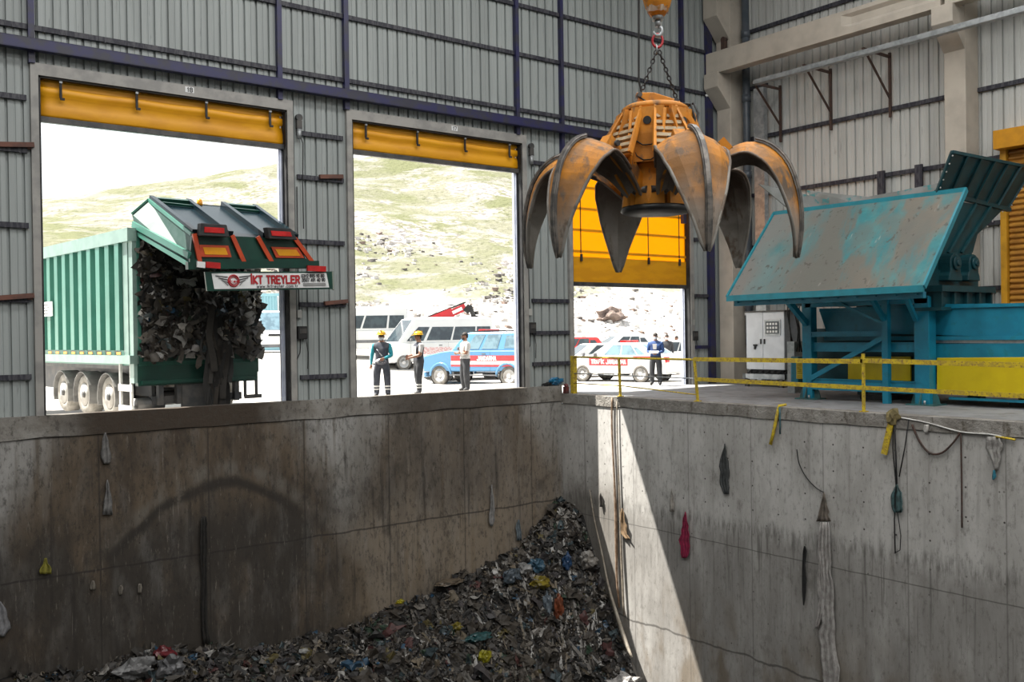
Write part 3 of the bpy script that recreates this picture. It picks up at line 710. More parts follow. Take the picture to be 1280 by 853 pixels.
# bearing housings at the near end
for px, s in ((1195, 1.0), (1218, .92)):
    c = P2(px, 350, -10.2); b = B()
    prof = [(-.32*s, 0), (.32*s, 0), (.30*s, .12), (.24*s, .20)]+[(.24*s*math.cos(a), .42+.24*s*math.sin(a)) for a in [i*PI/8 for i in range(9)]]+[(-.24*s, .20), (-.30*s, .12)]
    b.prism([(c.x+u, c.y, c.z+v-.02) for u, v in prof], (0, .3, 0)); b.cyl((c.x, c.y-.06, c.z+.40), (c.x, c.y, c.z+.40), .17*s, n=16); b.cyl((c.x, c.y-.1, c.z+.40), (c.x, c.y, c.z+.40), .08, n=12)
    wdone(b, 'bearing_housing', M_tealdk, t, bevel=.02)
c0 = P2(1170, 356, -10.25); c1 = P2(1232, 366, -10.25)
b = B(); b.bb((c0.x-.1, -10.45, c0.z-.16), (c1.x+.1, -9.8, c0.z-.02)); b.bb((c0.x, -10.3, c0.z-.5), (c1.x-.1, -9.8, c0.z-.16)); 
for k in range(5):
    x = c0.x+(c1.x-c0.x)*k/4; b.bb((x-.04, -10.4, c0.z-.55), (x+.04, -10.2, c0.z-.16))
b.bb((c0.x-.15, -10.45, c0.z-.60), (c1.x+.15, -9.8, c0.z-.52))
wdone(b, 'bearing_bench', M_tealdk, t)
# legs with feet
def leg(y, w_, top, foot=True, x=2.5):
    b = B(); b.bb((x, y+w_/2, FLOOR_Z+.02), (x+w_*.9, y-w_/2, top)); o = wdone(b, 'leg', M_teal, t, bevel=.012)
    if foot:
        b = B(); b.bb((x-.12, y+w_/2+.16, FLOOR_Z), (x+w_+.12, y-w_/2-.16, FLOOR_Z+.03))
        for s in (-1, 1):
            yy = y+s*w_/2
            b.prism([(x+w_*.4, yy, FLOOR_Z+.03), (x+w_*.4, yy+s*.17, FLOOR_Z+.03), (x+w_*.4, yy+s*.13, FLOOR_Z+.2), (x+w_*.4, yy+s*.06, FLOOR_Z+.31), (x+w_*.4, yy, FLOOR_Z+.34)], (.03, 0, 0))
        b.prism([(x, y, FLOOR_Z+.03), (x-.11, y, FLOOR_Z+.03), (x, y, FLOOR_Z+.3)], (0, .03, 0)); wsub(b, 'foot_plate', mat('dull_teal_foot', (.03, .13, .13), (.05, .10, .10)), o, t)
        b = B(); b.cyl((x-.07, y-.1, FLOOR_Z+.02), (x-.07, y-.1, FLOOR_Z+.12), .025, n=8); wsub(b, 'anchor_bolt', M_galv, o, t)
leg(-6.84, .28, 2.36); leg(-9.95, .36, 2.40)
b = B(); b.bar((2.5, -9.07, FLOOR_Z), (2.5, -9.07, 2.4), .15, .15); wdone(b, 'leg', M_teal, t)
for y in (-6.9, -9.95):
    b = B(); b.bb((4.9, y+.15, FLOOR_Z), (5.2, y-.15, 2.4)); wdone(b, 'leg', M_tealdk, t)
def hb(y0, y1, za, zb_, x=2.52, xw=.14, name='cross_beam', m=M_teal):
    b = B(); b.bb((x, y0, za), (x+xw, y1, zb_)); b.bb((x-.03, y0, za), (x+xw, y1, za+.025)); b.bb((x-.03, y0, zb_-.025), (x+xw, y1, zb_)); wdone(b, name, m, t)
zz = lambda py, x=2.5, px=1060: atX(px, py, x).z
hb(-6.9, -9.0, zz(421), zz(414.5)); hb(-6.9, -9.95, zz(440), zz(428.5), x=2.6); hb(-6.9, -9.95, zz(489), zz(474.5))
b = B(); b.bar(atX(1012, 474, 2.48), atX(1104, 422, 2.48), .04, .12); wdone(b, 'diagonal_brace', M_teal, t)
b = B(); b.bar(atX(1008, 405, 2.5), atX(982, 373, 1.6), .12, .14); wdone(b, 'apron_strut', M_teal, t)
b = B(); b.bar(atX(1106, 401, 2.5), atX(1086, 367, 1.6), .09, .11); wdone(b, 'apron_strut', M_teal, t)
b = B(); b.bar(atX(1145, 400, 2.5), atX(1128, 362, 1.6), .09, .11); wdone(b, 'apron_strut', M_teal, t)
b = B(); b.bar(atX(1036, 373, 2.45), atX(1104, 405, 2.45), .03, .06); wdone(b, 'diagonal_brace', M_teal, t)
b = B(); b.bb((2.5, -6.8, 2.25), (2.7, -10.1, 2.42)); wdone(b, 'top_beam', M_teal, t)
# conveyor trough behind the legs
X3 = 2.95
b = B(); slabX(b, [(1024, 388), (1110, 381), (1340, 378.5), (1340, 424), (1033, 415)], X3, .06); wdone(b, 'trough_side', M_teal, t)
b = B(); slabX(b, [(1024, 386), (1340, 377), (1340, 381.5), (1024, 390)], X3-.05, .1)
slabX(b, [(1030, 421), (1340, 420), (1340, 425), (1030, 426)], X3-.08, .1); wdone(b, 'trough_flange', M_teal, t)
b = B(); slabX(b, [(1150, 425.5), (1340, 425.5), (1340, 429.5), (1150, 429)], X3-.03, .06); wdone(b, 'chain_track', M_galv, t)
b = B(); slabX(b, [(1157, 430), (1340, 429), (1340, 448), (1157, 447.5)], X3-.04, .1); wdone(b, 'conveyor_beam', M_teal, t)
b = B(); b.bb((3.1, -6.3, .35), (5.0, -17, 1.7)); wdone(b, 'conveyor_body', M_tealdk, t)
b = B(); slabX(b, [(1060, 446), (1138, 446), (1138, 477), (1060, 474)], 3.0, .05); o = wdone(b, 'side_guard', M_yellow, t); o['label'] = 'yellow guard panel'
b = B(); slabX(b, [(1171, 447.5), (1340, 446.5), (1340, 497), (1171, 490)], 2.75, .08); o = wdone(b, 'side_guard', M_yellow, t, bevel=.01); o['label'] = 'yellow guard panel'
b = B(); slabX(b, [(1155, 451), (1160, 451), (1160, 487), (1155, 487)], 2.75, .05); wdone(b, 'yellow_post', M_yellow, t)
b = B(); slabX(b, [(1163, 452), (1167, 452), (1167, 487), (1163, 487)], 2.9, .1); wdone(b, 'guard_post', M_teal, t)
b = B(); b.bb((2.85, -10.4, .02), (2.95, -17, .08)); wdone(b, 'base_beam', M_teal, t)
# louvred yellow gearmotor cover and teal end plate
p0 = atX(995, 453, 3.6); p1 = atX(1033, 475, 3.6)
b = B(); b.bb((3.6, p0.y, p1.z), (4.2, p1.y, p0.z))
for k in range(7):
    z_ = p1.z+(p0.z-p1.z)*(k+.7)/8; b.bb((3.57, p0.y-.05, z_), (3.6, p1.y+.05, z_+.03))
o = wdone(b, 'motor_cover', M_yellow, t, bevel=.01); o['label'] = 'yellow louvred motor cover'
b = B(); slabX(b, [(988, 446), (998, 446), (998, 482), (988, 482)], 3.7, .3); wdone(b, 'end_plate', M_teal, t, bevel=.03)
b = B(); slabX(b, [(1016, 440), (1060, 440), (1060, 474), (1016, 474)], 3.75, .3); wdone(b, 'gearbox', M_tealdk, t)
c = atX(1051, 463, 3.7); b = B(); b.cyl((c.x-.12, c.y, c.z), (c.x, c.y, c.z), .1); wdone(b, 'shaft_end', M_black, t)
for y in (-8.2, -11.9):
    b = B(); b.bb((3.3, y+.35, FLOOR_Z), (4.6, y-.35, FLOOR_Z+.12)); b.bb((3.4, y+.2, FLOOR_Z+.1), (4.5, y-.2, .4)); wdone(b, 'support_block', M_black, t)
# hose bundle between cabinet and machine
b = B()
for k in range(6):
    a = atX(985+k*4, 375, 4.6+.1*k); c = atX(990+k*3, 440, 4.4); mid = (a+c)/2+Vector((0, .12*math.sin(k*2), -.1)); b.tube([a, a.lerp(mid, .5)+Vector((0, .05, 0)), mid, c], .022, 6)
wdone(b, 'hose_bundle', M_black, t)
b = B(); p = atX(991, 430, 4.4); b.bb((4.3, p.y+.12, FLOOR_Z), (4.7, p.y-.12, 1.35)); wdone(b, 'junction_stand', M_galv, t)
# ------------------------------------------------------------------ orange peel grapple on its crane
def rusty(name, c, c2, c3, s=1.0, rough=.6, tip=False, inner=False):
    n = NT(name)
    o = n.mix(c, c2, n.noise(2.5*s, detail=6, dist=.5).sm(.42, .60))
    o = n.mix(o, c3, n.noise(5*s, (1, 1, .6), detail=7, off=5).sm(.54, .66))
    if inner: # rust-brown under the arch
        o = n.mix(o, (.085, .052, .032), (n.z + (n.noise(1.6*s, (1, 1, .5), detail=7, off=9)-.5)*.9).sm(.05, .55)*.85)
    if tip: # paint scoured off towards the digging end
        o = n.mix(o, (.30, .28, .25), (n.z + (n.noise(1.6*s, (1, 1, .5), detail=7, off=9)-.5)*1.1).sm(.22, -.42)*.85)
        o = n.mix(o, (.10, .075, .055), n.noise(6, (1, 1, .4), detail=8, rough=.7, off=19).sm(.52, .64)*.75)
    n.base(o); n.set(rough, .1); n.bump(n.noise(22*s, detail=5), .35, .01); return n.m
M_or = rusty('worn_orange', (.62, .235, .012), (.50, .19, .018), (.17, .09, .04))
M_ord = rusty('rusty_tine_orange', (.52, .20, .014), (.27, .125, .035), (.12, .08, .052), .8, tip=True)
M_steel = rusty('scoured_steel', (.30, .28, .25), (.22, .205, .18), (.14, .10, .07), 1.0, .5, inner=True)
M_guard = rusty('dusty_beige', (.36, .28, .17), (.28, .20, .11), (.42, .36, .26), 2.0)
GD = 13.0
gc = atD(820, 264, GD)
g = thing('orange_peel_grapple', 'rusty orange six-tined grapple hanging open from the crane over the pit', 'grapple', gc, -YAW)
def tine(a):
    ca, sa = math.cos(a), math.sin(a)
    path = [(.36, .20), (.60, .47), (.92, .72), (1.24, .83), (1.52, .74), (1.74, .48), (1.87, .06), (1.90, -.36), (1.86, -.72)]
    wid = [.26, .44, .68, .86, .93, .84, .60, .31, .05]
    # finer path
    pts = []; ws = []
    for i in range(len(path)-1):
        for k in range(3):
            u = k/3
            p0 = path[max(i-1, 0)]; p1 = path[i]; p2 = path[i+1]; p3 = path[min(i+2, len(path)-1)]
            f = lambda j: .5*((2*p1[j])+(-p0[j]+p2[j])*u+(2*p0[j]-5*p1[j]+4*p2[j]-p3[j])*u*u+(-p0[j]+3*p1[j]-3*p2[j]+p3[j])*u**3)
            pts.append((f(0), f(1))); ws.append(wid[i]*(1-u)+wid[i+1]*u)
    pts.append(path[-1]); ws.append(wid[-1])
    def W(r, z, s): return Vector((r*ca-s*sa, r*sa+s*ca, z))
    V = []; U = (-1, -.64, -.20, 0, .20, .64, 1); O = (-.38, -.17, -.02, .05, -.02, -.17, -.38)
    th = .05; L = len(pts); edgeL = []; edgeR = []; ridge = []
    for i in range(L):
        t0 = pts[max(i-1, 0)]; t1 = pts[min(i+1, L-1)]; dx, dz = t1[0]-t0[0], t1[1]-t0[1]; l = math.hypot(dx, dz); nx, nz = -dz/l, dx/l
        if nx*1+nz*.2 < 0 and i > L/2: nx, nz = -nx, -nz
        w_ = ws[i]/2; k = ws[i]*.60
        outer = [W(pts[i][0]+nx*o*k, pts[i][1]+nz*o*k, u*w_) for u, o in zip(U, O)]
        inner = [W(pts[i][0]+nx*(o*k-th*(1 if abs(u) < 1 else .55)), pts[i][1]+nz*(o*k-th*(1 if abs(u) < 1 else .55)), u*w_*.97) for u, o in zip(U, O)]
        V.append(outer+inner[::-1]); edgeL.append(outer[0]); edgeR.append(outer[-1]); ridge.append((W(pts[i][0]+nx*(.10*k+.01), pts[i][1]+nz*(.10*k+.01), 0), Vector((nx*ca, nx*sa, nz)), ws[i]))
    b = B(); n_ = 14; P = [p for r in V for p in r]; F0 = []; F1 = []
    for i in range(L-1):
        for j in range(n_):
            k = (j+1) % n_; f = (i*n_+j, i*n_+k, (i+1)*n_+k, (i+1)*n_+j)
            (F0 if j < 6 else F1).append(f)
    b.add(P, F0+F1+[tuple(range(n_)), tuple((L-1)*n_+j for j in range(n_))])
    b.mi = [0]*len(F0)+[1]*len(F1)+[0, 1]
    o = b.done('tine', [M_ord, M_steel], g)
    b = B(); b.tube(edgeL[4:], .022, 6); b.tube(edgeR[4:], .022, 6); e = b.done('cutting_edge', M_steel, o)
    b = B(); rr = []
    S = Vector((-sa, ca, 0))
    for p, nn, w_ in ridge[10:]:
        h = min(.04, w_*.2); rr.append([p-S*h-nn*.03, p-S*h*.7+nn*.022, p+S*h*.7+nn*.022, p+S*h-nn*.03])
    b.loft(rr); b.tube([(q[1]+q[0])/2 for q in rr], .012, 6); b.tube([(q[2]+q[3])/2 for q in rr], .012, 6); b.done('wear_strip', mat('dark_worn_steel', (.10, .095, .09), (.20, .18, .16), rough=.4, metal=.4, scale=8), o)
    # shoulder lug, pin and ram to the head
    b = B(); b.bar(W(.55, .50, 0), W(1.0, .86, 0), .16, .18)
    for s in (-.11, .11): b.bar(W(.28, .16, s), W(.62, .52, s), .05, .22)
    b.done('tine_lug', M_or, o)
    b = B(); b.cyl(W(.40, .24, -.2), W(.40, .24, .2), .05, n=12); b.done('pin', M_dark, o)
    b = B(); b.cyl(W(.86, .82, -.12), W(.86, .82, .12), .04, n=10); b.done('pin', M_dark, o)
    b = B(); b.cyl(W(.28, 1.16, 0), W(.52, .88, 0), .075, n=14); b.cyl(W(.52, .88, 0), W(.80, .76, 0), .045, n=12); b.done('hydraulic_ram', M_dark, g)
    # ribbed guard in front of the ram
    A = W(.40, 1.33, 0); Z = W(.80, .66, 0); up = (Z-A).normalized(); nn = Vector((ca*.86, sa*.86, .5)).normalized()
    b = B(); pl = [A-S*.13, A+S*.13, Z+S*.27, Z-S*.27]; b.prism(pl, -nn*.05)
    b.prism([A-S*.13, A-S*.16, Z-S*.31, Z-S*.27], nn*.06); b.prism([A+S*.13, A+S*.16, Z+S*.31, Z+S*.27], nn*.06)
    b.cur = 1
    for k in range(7):
        u = (k+.5)/7; c = A.lerp(Z, u); hw = .125+.14*u; b.bar(c-S*hw+nn*.01, c+S*hw+nn*.01, .055, .05, up=nn)
    b.done('ram_guard', [M_or, M_guard], g)
for k in range(6): tine(math.radians(-20-60*k))
# head: lower ring plate, hub, column, fins, top plate
b = B(); b.lathe([(.05, -.03), (.46, -.03), (.49, 0), (.46, .05), (.05, .05)], 24); b.done('ring_plate', M_dark, g)
b = B(); hexp = lambda r, z, a0=.0: [(r*math.cos(PI*k/6+a0), r*math.sin(PI*k/6+a0), z) for k in range(12)]
b.loft([hexp(.40, .05), hexp(.36, .50), hexp(.30, .62), hexp(.34, .95), hexp(.40, 1.30), hexp(.42, 1.36)]); b.done('hub', M_or, g)
b = B(); b.lathe([(.05, 1.34), (.46, 1.34), (.46, 1.40), (.40, 1.44), (.05, 1.44)], 24); b.done('top_plate', M_or, g)
for k in range(6):
    a = math.radians(10-60*k); ca, sa = math.cos(a), math.sin(a); S = Vector((-sa, ca, 0))
    W = lambda r, z, s: Vector((r*ca-s*sa, r*sa+s*ca, z))
    b = B()
    b.prism([W(.44, 1.34, -.22)]+[W(.47, .98-.17*math.sin(PI*i/8), -.22+.44*i/8*1.0) for i in range(0, 9)]+[W(.44, 1.34, .22)], Vector((ca, sa, 0))*.05)
    for s in (-.24, .215): b.prism([W(.34, 1.34, s), W(.50, 1.30, s), W(.68, .74, s), W(.56, .36, s*.9), W(.36, .50, s)], S*.035)
    b.prism([W(.47, .86, -.20), W(.50, .60, -.18), W(.50, .60, .18), W(.47, .86, .20)], Vector((ca, sa, 0))*.04)
    b.prism([W(.37, .05, -.20), W(.42, .05, .0), W(.37, .05, .20), W(.33, .60, .16), W(.36, .62, 0), W(.33, .60, -.16)], Vector((ca, sa, 0))*.06)
    f = b.done('side_plate', M_or, g)
    b = B(); c = W(.45, 1.15, 0); b.cyl(W(.50, 1.15, 0), W(.524, 1.15, 0), .055, n=20); b.done('bore', M_black, f)
    b = B(); b.tube([W(.53, 1.02, -.22), W(.535, .90, -.17), W(.54, .82, -.06), W(.54, .82, .06), W(.535, .90, .17), W(.53, 1.02, .22)], .009, 6)  # dark tubes drawn along the lower edges of the rounded plates
    b.tube([W(.50, .80, -.20), W(.53, .68, -.14), W(.54, .62, -.05), W(.54, .62, .05), W(.53, .68, .14), W(.50, .80, .20)], .009, 6); b.done('plate_edge', M_black, f)
# suspension yoke on top, tilted as in the photo
b = B(); b.prism([(-.26, -.09, 1.62), (-.02, -.09, 1.62), (.34, -.09, 1.50), (.34, -.09, 1.42), (-.18, -.09, 1.43)], (0, .18, 0)); b.bb((-.10, -.12, 1.42), (.22, .12, 1.50)); b.done('yoke', M_or, g, bevel=.015)
for _x, _z in ((-.22, 1.58), (.28, 1.49)):
    b = B(); b.cyl((_x, -.14, _z), (_x, .14, _z), .035, n=10); b.done('pin', M_dark, g)
b = B(); b.tube([(.40, -.05, 1.40), (.52, -.1, 1.46), (.56, -.2, 1.3), (.50, -.28, 1.05), (.45, -.3, .9)], .018, 6); b.tube([(.30, -.2, 1.43), (.46, -.2, 1.42), (.5, -.3, 1.2), (.44, -.34, 1.0)], .016, 6)
b.tube([(-.24, -.1, 1.56), (-.1, -.14, 1.46), (.1, -.16, 1.44), (.3, -.16, 1.47)], .012, 6); b.done('hydraulic_hose', M_black, g)
gy = Vector((math.sin(YAW), math.cos(YAW), 0))
# sling chain
top = atD(821, 63, GD); 
t = thing('sling_chain', 'two-leg black chain sling with a red master link above the grapple', 'chain', top)
def links(a, c, n_):
    d = (c-a).normalized(); L = (c-a).length
    for k in range(n_):
        p = a+(c-a)*((k+.5)/n_); s1 = _rt0 if k % 2 == 0 else gy
        s1 = (s1-d*s1.dot(d)).normalized(); s2 = d.cross(s1); Mx = Matrix((d, s1, s2)).transposed()
        b = B(); b.torus(p, .023, .0095, Mx, 14, 6, sx=1.45); wdone(b, 'chain_link', M_black, t)
end1 = atD(803, 112, GD); end2 = atD(845, 122, GD)
links(top, end1, 9); links(top+_rt0*.03, end2, 11)
b = B(); b.torus(atD(822, 51, GD), .07, .016, Matrix((_up, _rt0, -gy)).transposed(), 18, 6, sx=1.3); c = wdone(b, 'master_link', M_red, t); c['label'] = 'red master link'
b = B(); b.torus(atD(820.5, 62, GD), .04, .013, Matrix((_up, gy, _rt0)).transposed(), 14, 6, sx=1.3); wdone(b, 'joining_link', M_galv, t)
hk = atD(822, 20, GD)
t = thing('crane_hook', 'orange crane hook block wrapped in torn clear plastic', 'crane hook', hk)
b = B(); Mz = Matrix.Translation(hk); b.lathe([(.02, -.02), (.10, 0), (.17, .12), (.22, .30), (.22, .75), (.1, .85)], 18, Mz); wdone(b, 'hook_block', M_or, t)
n = NT('torn_wrap'); n.base(n.mix((.55, .50, .42), (.42, .20, .05), n.noise(7, detail=6).sm(.45, .6))); n.set(.25); n.p.inputs['Alpha'].default_value = .55; n.bump(n.noise(18), .8, .03)
b = B(); rings = []
for i in range(7):
    z_ = .03+.11*i; r0 = .14+.09*min(1, i/3)
    rings.append([hk+Vector(((r0+.045*noise.noise((k*1.3, i*1.1, 2)))*math.cos(2*PI*k/18), (r0+.045*noise.noise((k*1.7, i, 5)))*math.sin(2*PI*k/18), z_+.05*noise.noise((k*2.1, i, 9)))) for k in range(18)])
b.loft(rings, cap=False); wdone(b, 'plastic_wrap', n.m, t)
b = B(); b.cyl(hk+Vector((0, 0, -.06)), hk+Vector((0, 0, .02)), .08, n=16); b.cyl(hk+Vector((0, 0, -.15)), hk+Vector((0, 0, -.05)), .045, n=12)
pts = []
for i in range(13):
    a = PI*.5-(i/12)*PI*1.5; pts.append(hk+_rt0*(.055*math.cos(a))+Vector((0, 0, -.21+.065*math.sin(a))))
b.tube(pts, [.028]*10+[.024, .018, .01], 8); wdone(b, 'hook', M_galv, t)
b = B(); b.cyl(hk+Vector((0, 0, .8)), Vector((hk.x, hk.y, ROOF-.05)), .02, n=8); b.cyl(hk+_rt0*.12+Vector((0, 0, .8)), Vector((hk.x+_rt0.x*.12, hk.y+_rt0.y*.12, ROOF-.05)), .02, n=8); wdone(b, 'hoist_rope', M_black, t)
a = atD(798.5, -20, GD); b_ = atD(798.5, 100, GD); c_ = atD(802, 117, GD)
b = B(); b.tube([Vector((a.x, a.y, ROOF-.05)), a, b_, c_, atD(812, 124, GD)], .014, 7)
tag(b.done('hydraulic_supply_hose', M_black), 'thin black supply hose hanging straight down left of the chain to the grapple', 'hose')
# ------------------------------------------------------------------ loose waste helpers
WASTE_COLS = [(.030, .025, .020), (.050, .041, .032), (.080, .068, .054), (.016, .015, .014), (.145, .130, .112), (.25, .235, .215), (.42, .41, .39),
              (.045, .07, .08), (.03, .08, .14), (.13, .105, .035), (.085, .03, .028), (.03, .06, .035), (.06, .054, .056), (.19, .155, .11)]
WASTE_COLS = [tuple(q*.8 for q in c) for c in WASTE_COLS]
WASTE_W = [18, 17, 12, 22, 6, 3.2, 1.5, 3, 1.0, 1.4, 1.0, 1.4, 6, 3]
M_waste = [mat('waste_tone', c, tuple(v*.7 for v in c), rough=.6 if i not in (5, 6, 8) else .35, scale=9) for i, c in enumerate(WASTE_COLS)]
HEAP_W = [19, 15, 8, 24, 8, 6.5, 3.0, 2.5, .9, 1.0, .6, 1.0, 5, 4]
def scrap(V, F, MI, c, nrm, s, rng, mi=None):
    """one crumpled scrap of sheet: a bent 4x4 patch lying on the surface"""
    t = nrm.orthogonal().normalized(); a = rng.random()*2*PI; bt = nrm.cross(t)
    u = t*math.cos(a)+bt*math.sin(a); v = nrm.cross(u)
    tilt = rng.uniform(-.7, .7); u = (u+nrm*tilt).normalized()
    k = rng.uniform(.35, 1.0); o = len(V); n_ = 4
    for i in range(n_):
        for j in range(n_):
            V.append(c+u*(s*((i/(n_-1)-.5)+rng.uniform(-.12, .12)))+v*(s*k*((j/(n_-1)-.5)+rng.uniform(-.14, .14)))+nrm*(s*rng.uniform(-.02, .34)))
    m_ = mi if mi is not None else rng.choices(range(len(WASTE_COLS)), WASTE_W)[0]
    for i in range(n_-1):
        for j in range(n_-1): F.append((o+i*n_+j, o+(i+1)*n_+j, o+(i+1)*n_+j+1, o+i*n_+j+1)); MI.append(m_)
def strip(V, F, MI, pts, w_, rng, mi):
    o = len(V)
    for i, p in enumerate(pts):
        d = (pts[min(i+1, len(pts)-1)]-pts[max(i-1, 0)]).normalized(); s = d.cross(Vector((rng.uniform(-.2, .2)-.6, -.8, .1))).normalized()
        V.append(p-s*w_/2); V.append(p+s*w_/2)
    for i in range(len(pts)-1): F.append((o+2*i, o+2*i+1, o+2*i+3, o+2*i+2)); MI.append(mi)

# ------------------------------------------------------------------ refuse trailer backed up to the door
TA = math.radians(6)
T0 = Vector((-11.87, 1.28, 0.0))
tr_ = thing('refuse_trailer', 'green refuse trailer backed into the doorway with raised tailgate spilling waste', 'truck', T0, TA)
TI = (Matrix.Translation(T0) @ Matrix.Rotation(TA, 4, 'Z')).inverted(); TX = TI.inverted()
def tl(px, py, ax, v): # picture point -> trailer-local point on the local plane (ax 0: x=v, ax 1: y=v)
    o = TI @ CAM; d = TI.to_3x3() @ ray(px, py); return o+d*((v-o[ax])/d[ax])
WT = 3.05; WZ = .26
M_tgreen = mat('trailer_green', (.055, .195, .15), (.045, .165, .125), rough=.35, scale=1.2)
M_tdark = mat('tailgate_dark_green', (.008, .05, .035), (.008, .04, .03), rough=.3)
M_tgloss = mat('tailgate_green', (.004, .011, .016), (.006, .014, .018), rough=.25, metal=.0, **{'Specular IOR Level': .12})
M_tside = mat('tailgate_side_green', (.07, .115, .105), (.04, .085, .072), rough=.55, scale=1.5, **{'Specular IOR Level': .2})
zb_, zt0, zt1, LT = 1.10, 4.18, 4.40, 10.5
b = B() # hollow body: side walls, roof and floor
b.bb((0, 0, zb_), (.08, LT, zt0)); b.bb((WT-.08, 0, zb_), (WT, LT, zt0)); b.bb((0, 0, zt0), (WT, LT, zt0+.06)); b.bb((0, 0, zb_-.05), (WT, LT, zb_+.05)); b.bb((0, LT, zb_), (WT, LT-.1, zt0))
b.done('body', M_tgreen, tr_)
for i in range(11):
    y = .75+i*.62; b = B(); b.prism([(-.19, y-.13, 1.42), (-.19, y+.13, 1.42), (0, y+.17, 1.42), (0, y-.17, 1.42)], (0, 0, 2.55)); b.done('side_rib', M_tgreen, tr_)
M_railw = mat('pale_green_rail', (.20, .30, .265), (.17, .26, .23), rough=.35)
b = B(); b.bb((-.21, 0, 3.97), (.02, LT, zt0+.1)); b.bb((-.20, 0, zb_), (.02, LT, 1.30)); b.done('side_rail', M_railw, tr_)
b = B(); b.bb((-.10, .02, zb_-.45), (.06, .26, zt0+.06)); b.bb((-.12, .26, 1.3), (0, .55, 3.97)); b.done('corner_post', M_railw, tr_)
b = B(); b.bb((WT-.06, .02, zb_-.3), (WT+.04, .22, zt0)); b.done('corner_post', M_tdark, tr_)
for i in range(9):
    b = B(); b.bb((-.205, .55+i*.62, 1.32), (-.195, .80+i*.62, 1.38)); b.done('side_reflector', M_orangeb, tr_)
b = B(); b.bb((-.23, 5.3, 2.35), (-.21, 6.5, 2.75)); pl = b.done('side_plate', M_white, tr_)
b = B()
for i, wd in enumerate((.6, .7, .5, .65)): b.bb((-.236, 5.9-wd/2, 2.66-.08*i), (-.231, 5.9+wd/2, 2.68-.08*i))
b.done('plate_lines', M_dark, pl)
# chassis, wheels, fenders, guards
b = B(); b.bb((.5, .2, .55), (.75, LT, 1.06)); b.bb((WT-.75, .2, .55), (WT-.5, LT, 1.06)); b.bb((.42, .3, .30), (.5, LT, 1.06)); b.bb((.3, .3, .85), (WT-.3, .55, 1.06)); b.bb((.1, .1, .95), (WT-.1, LT, 1.06)); b.done('chassis', M_dark, tr_)  # includes a dark inner panel added to darken the space behind the wheels
M_fend = mat('dusty_fender', (.20, .195, .185), (.14, .135, .13), rough=.8)
M_dustrim = mat('dusty_wheel', (.50, .48, .45), (.40, .38, .35), rough=.7)
wy = [tl(px, py, 0, .02).y for px, py in ((81.6, 492.6), (107.4, 493.8), (138.6, 495.5))]
wy = [1.55+.0, 1.55+1.33, 1.55+2.66] if False else sorted(wy)
print('WHEELS', wy)
for i, y in enumerate(wy):
    for sx in (0, 1):
        Mw = Matrix.Translation((.0 if sx == 0 else WT, y, WZ)) @ Matrix.Rotation((-PI/2 if sx == 0 else PI/2), 4, 'Y')
        b = B(); b.lathe([(.27, -.36), (.46, -.38), (.52, -.33), (.52, -.03), (.48, .02), (.36, .03), (.29, .0), (.29, -.3)], 28, Mw); wt = b.done('wheel', mat('dusty_tyre', (.30, .28, .25), (.20, .185, .16), rough=.95, scale=4) if i == 0 and sx == 0 else bpy.data.materials['dusty_tyre'], tr_)
        b = B(); b.lathe([(.30, .02), (.27, -.02), (.24, -.10), (.16, -.12), (.14, -.02), (.10, .02), (.02, .02)], 24, Mw)
        b.done('rim', M_dustrim, wt)
        b = B(); b.lathe([(.09, .02), (.08, .06), (.02, .07)], 14, Mw)
        for k in range(10): b.sphere(Mw @ Vector((.20*math.cos(k*PI/5), .20*math.sin(k*PI/5), -.10)), .02, nu=6, nv=4)
        b.done('hub', M_dark, wt)
    b = B(); arc = [(.60*math.cos(a), .60*math.sin(a)) for a in [PI*(-.12+1.24*k/14) for k in range(15)]]
    b.loft([[(-.10, y+u, WZ+v), (.34, y+u, WZ+v), (.34, y+u*.965, WZ+v*.965), (-.10, y+u*.965, WZ+v*.965)] for u, v in arc]); b.done('fender', M_fend, tr_)
    b = B(); b.cyl((.2, y, WZ), (WT-.2, y, WZ), .08); b.done('axle', M_dark, tr_)
gm = M_offw
g0, g1 = tl(424*0+149, 480, 0, -.05).y, tl(169, 480, 0, -.05).y
b = B()
for z in (.52, .02): b.bb((-.07, .25, z-.08), (-.03, wy[0]-.72, z+.08))
for y in (.35, wy[0]-.8): b.bb((-.06, y-.05, -.08), (-.01, y+.05, 1.1))
b.done('side_guard', gm, tr_)
b = B(); b.bb((-.02, .0, .58), (WT, .16, 1.42)); b.bb((.05, -.08, 1.34), (WT-.05, .1, 1.44)); b.bb((.05, -.08, .62), (WT-.05, .1, .70)); b.done('rear_beam', M_tdark, tr_)
b = B()
for x in (.55, 1.0, 1.5, 2.05, 2.5): b.bb((x-.06, .05, .10), (x+.06, .2, .62))
b.bb((1.05, .02, .02), (2.15, .10, .60)); b.bb((.4, .2, .12), (2.7, .4, .3)); b.done('underrun_frame', M_dark, tr_)
b = B(); b.bar((2.70, .05, .18), (WT+.12, .05, .18), .05, .10); b.bar((WT-.02, .05, .14), (WT-.02, .05, .62), .06, .06); b.bar((2.72, .05, .18), (2.72, .05, .62), .06, .06); b.done('bumper_bracket', M_dark, tr_)
b = B(); b.lathe([(.05, -.35), (.16, -.33), (.16, .30), (.05, .33)], 16, Matrix.Translation((.42, .38, .12)) @ Matrix.Rotation(PI/2, 4, 'Y')); b.done('air_tank', M_dark, tr_)
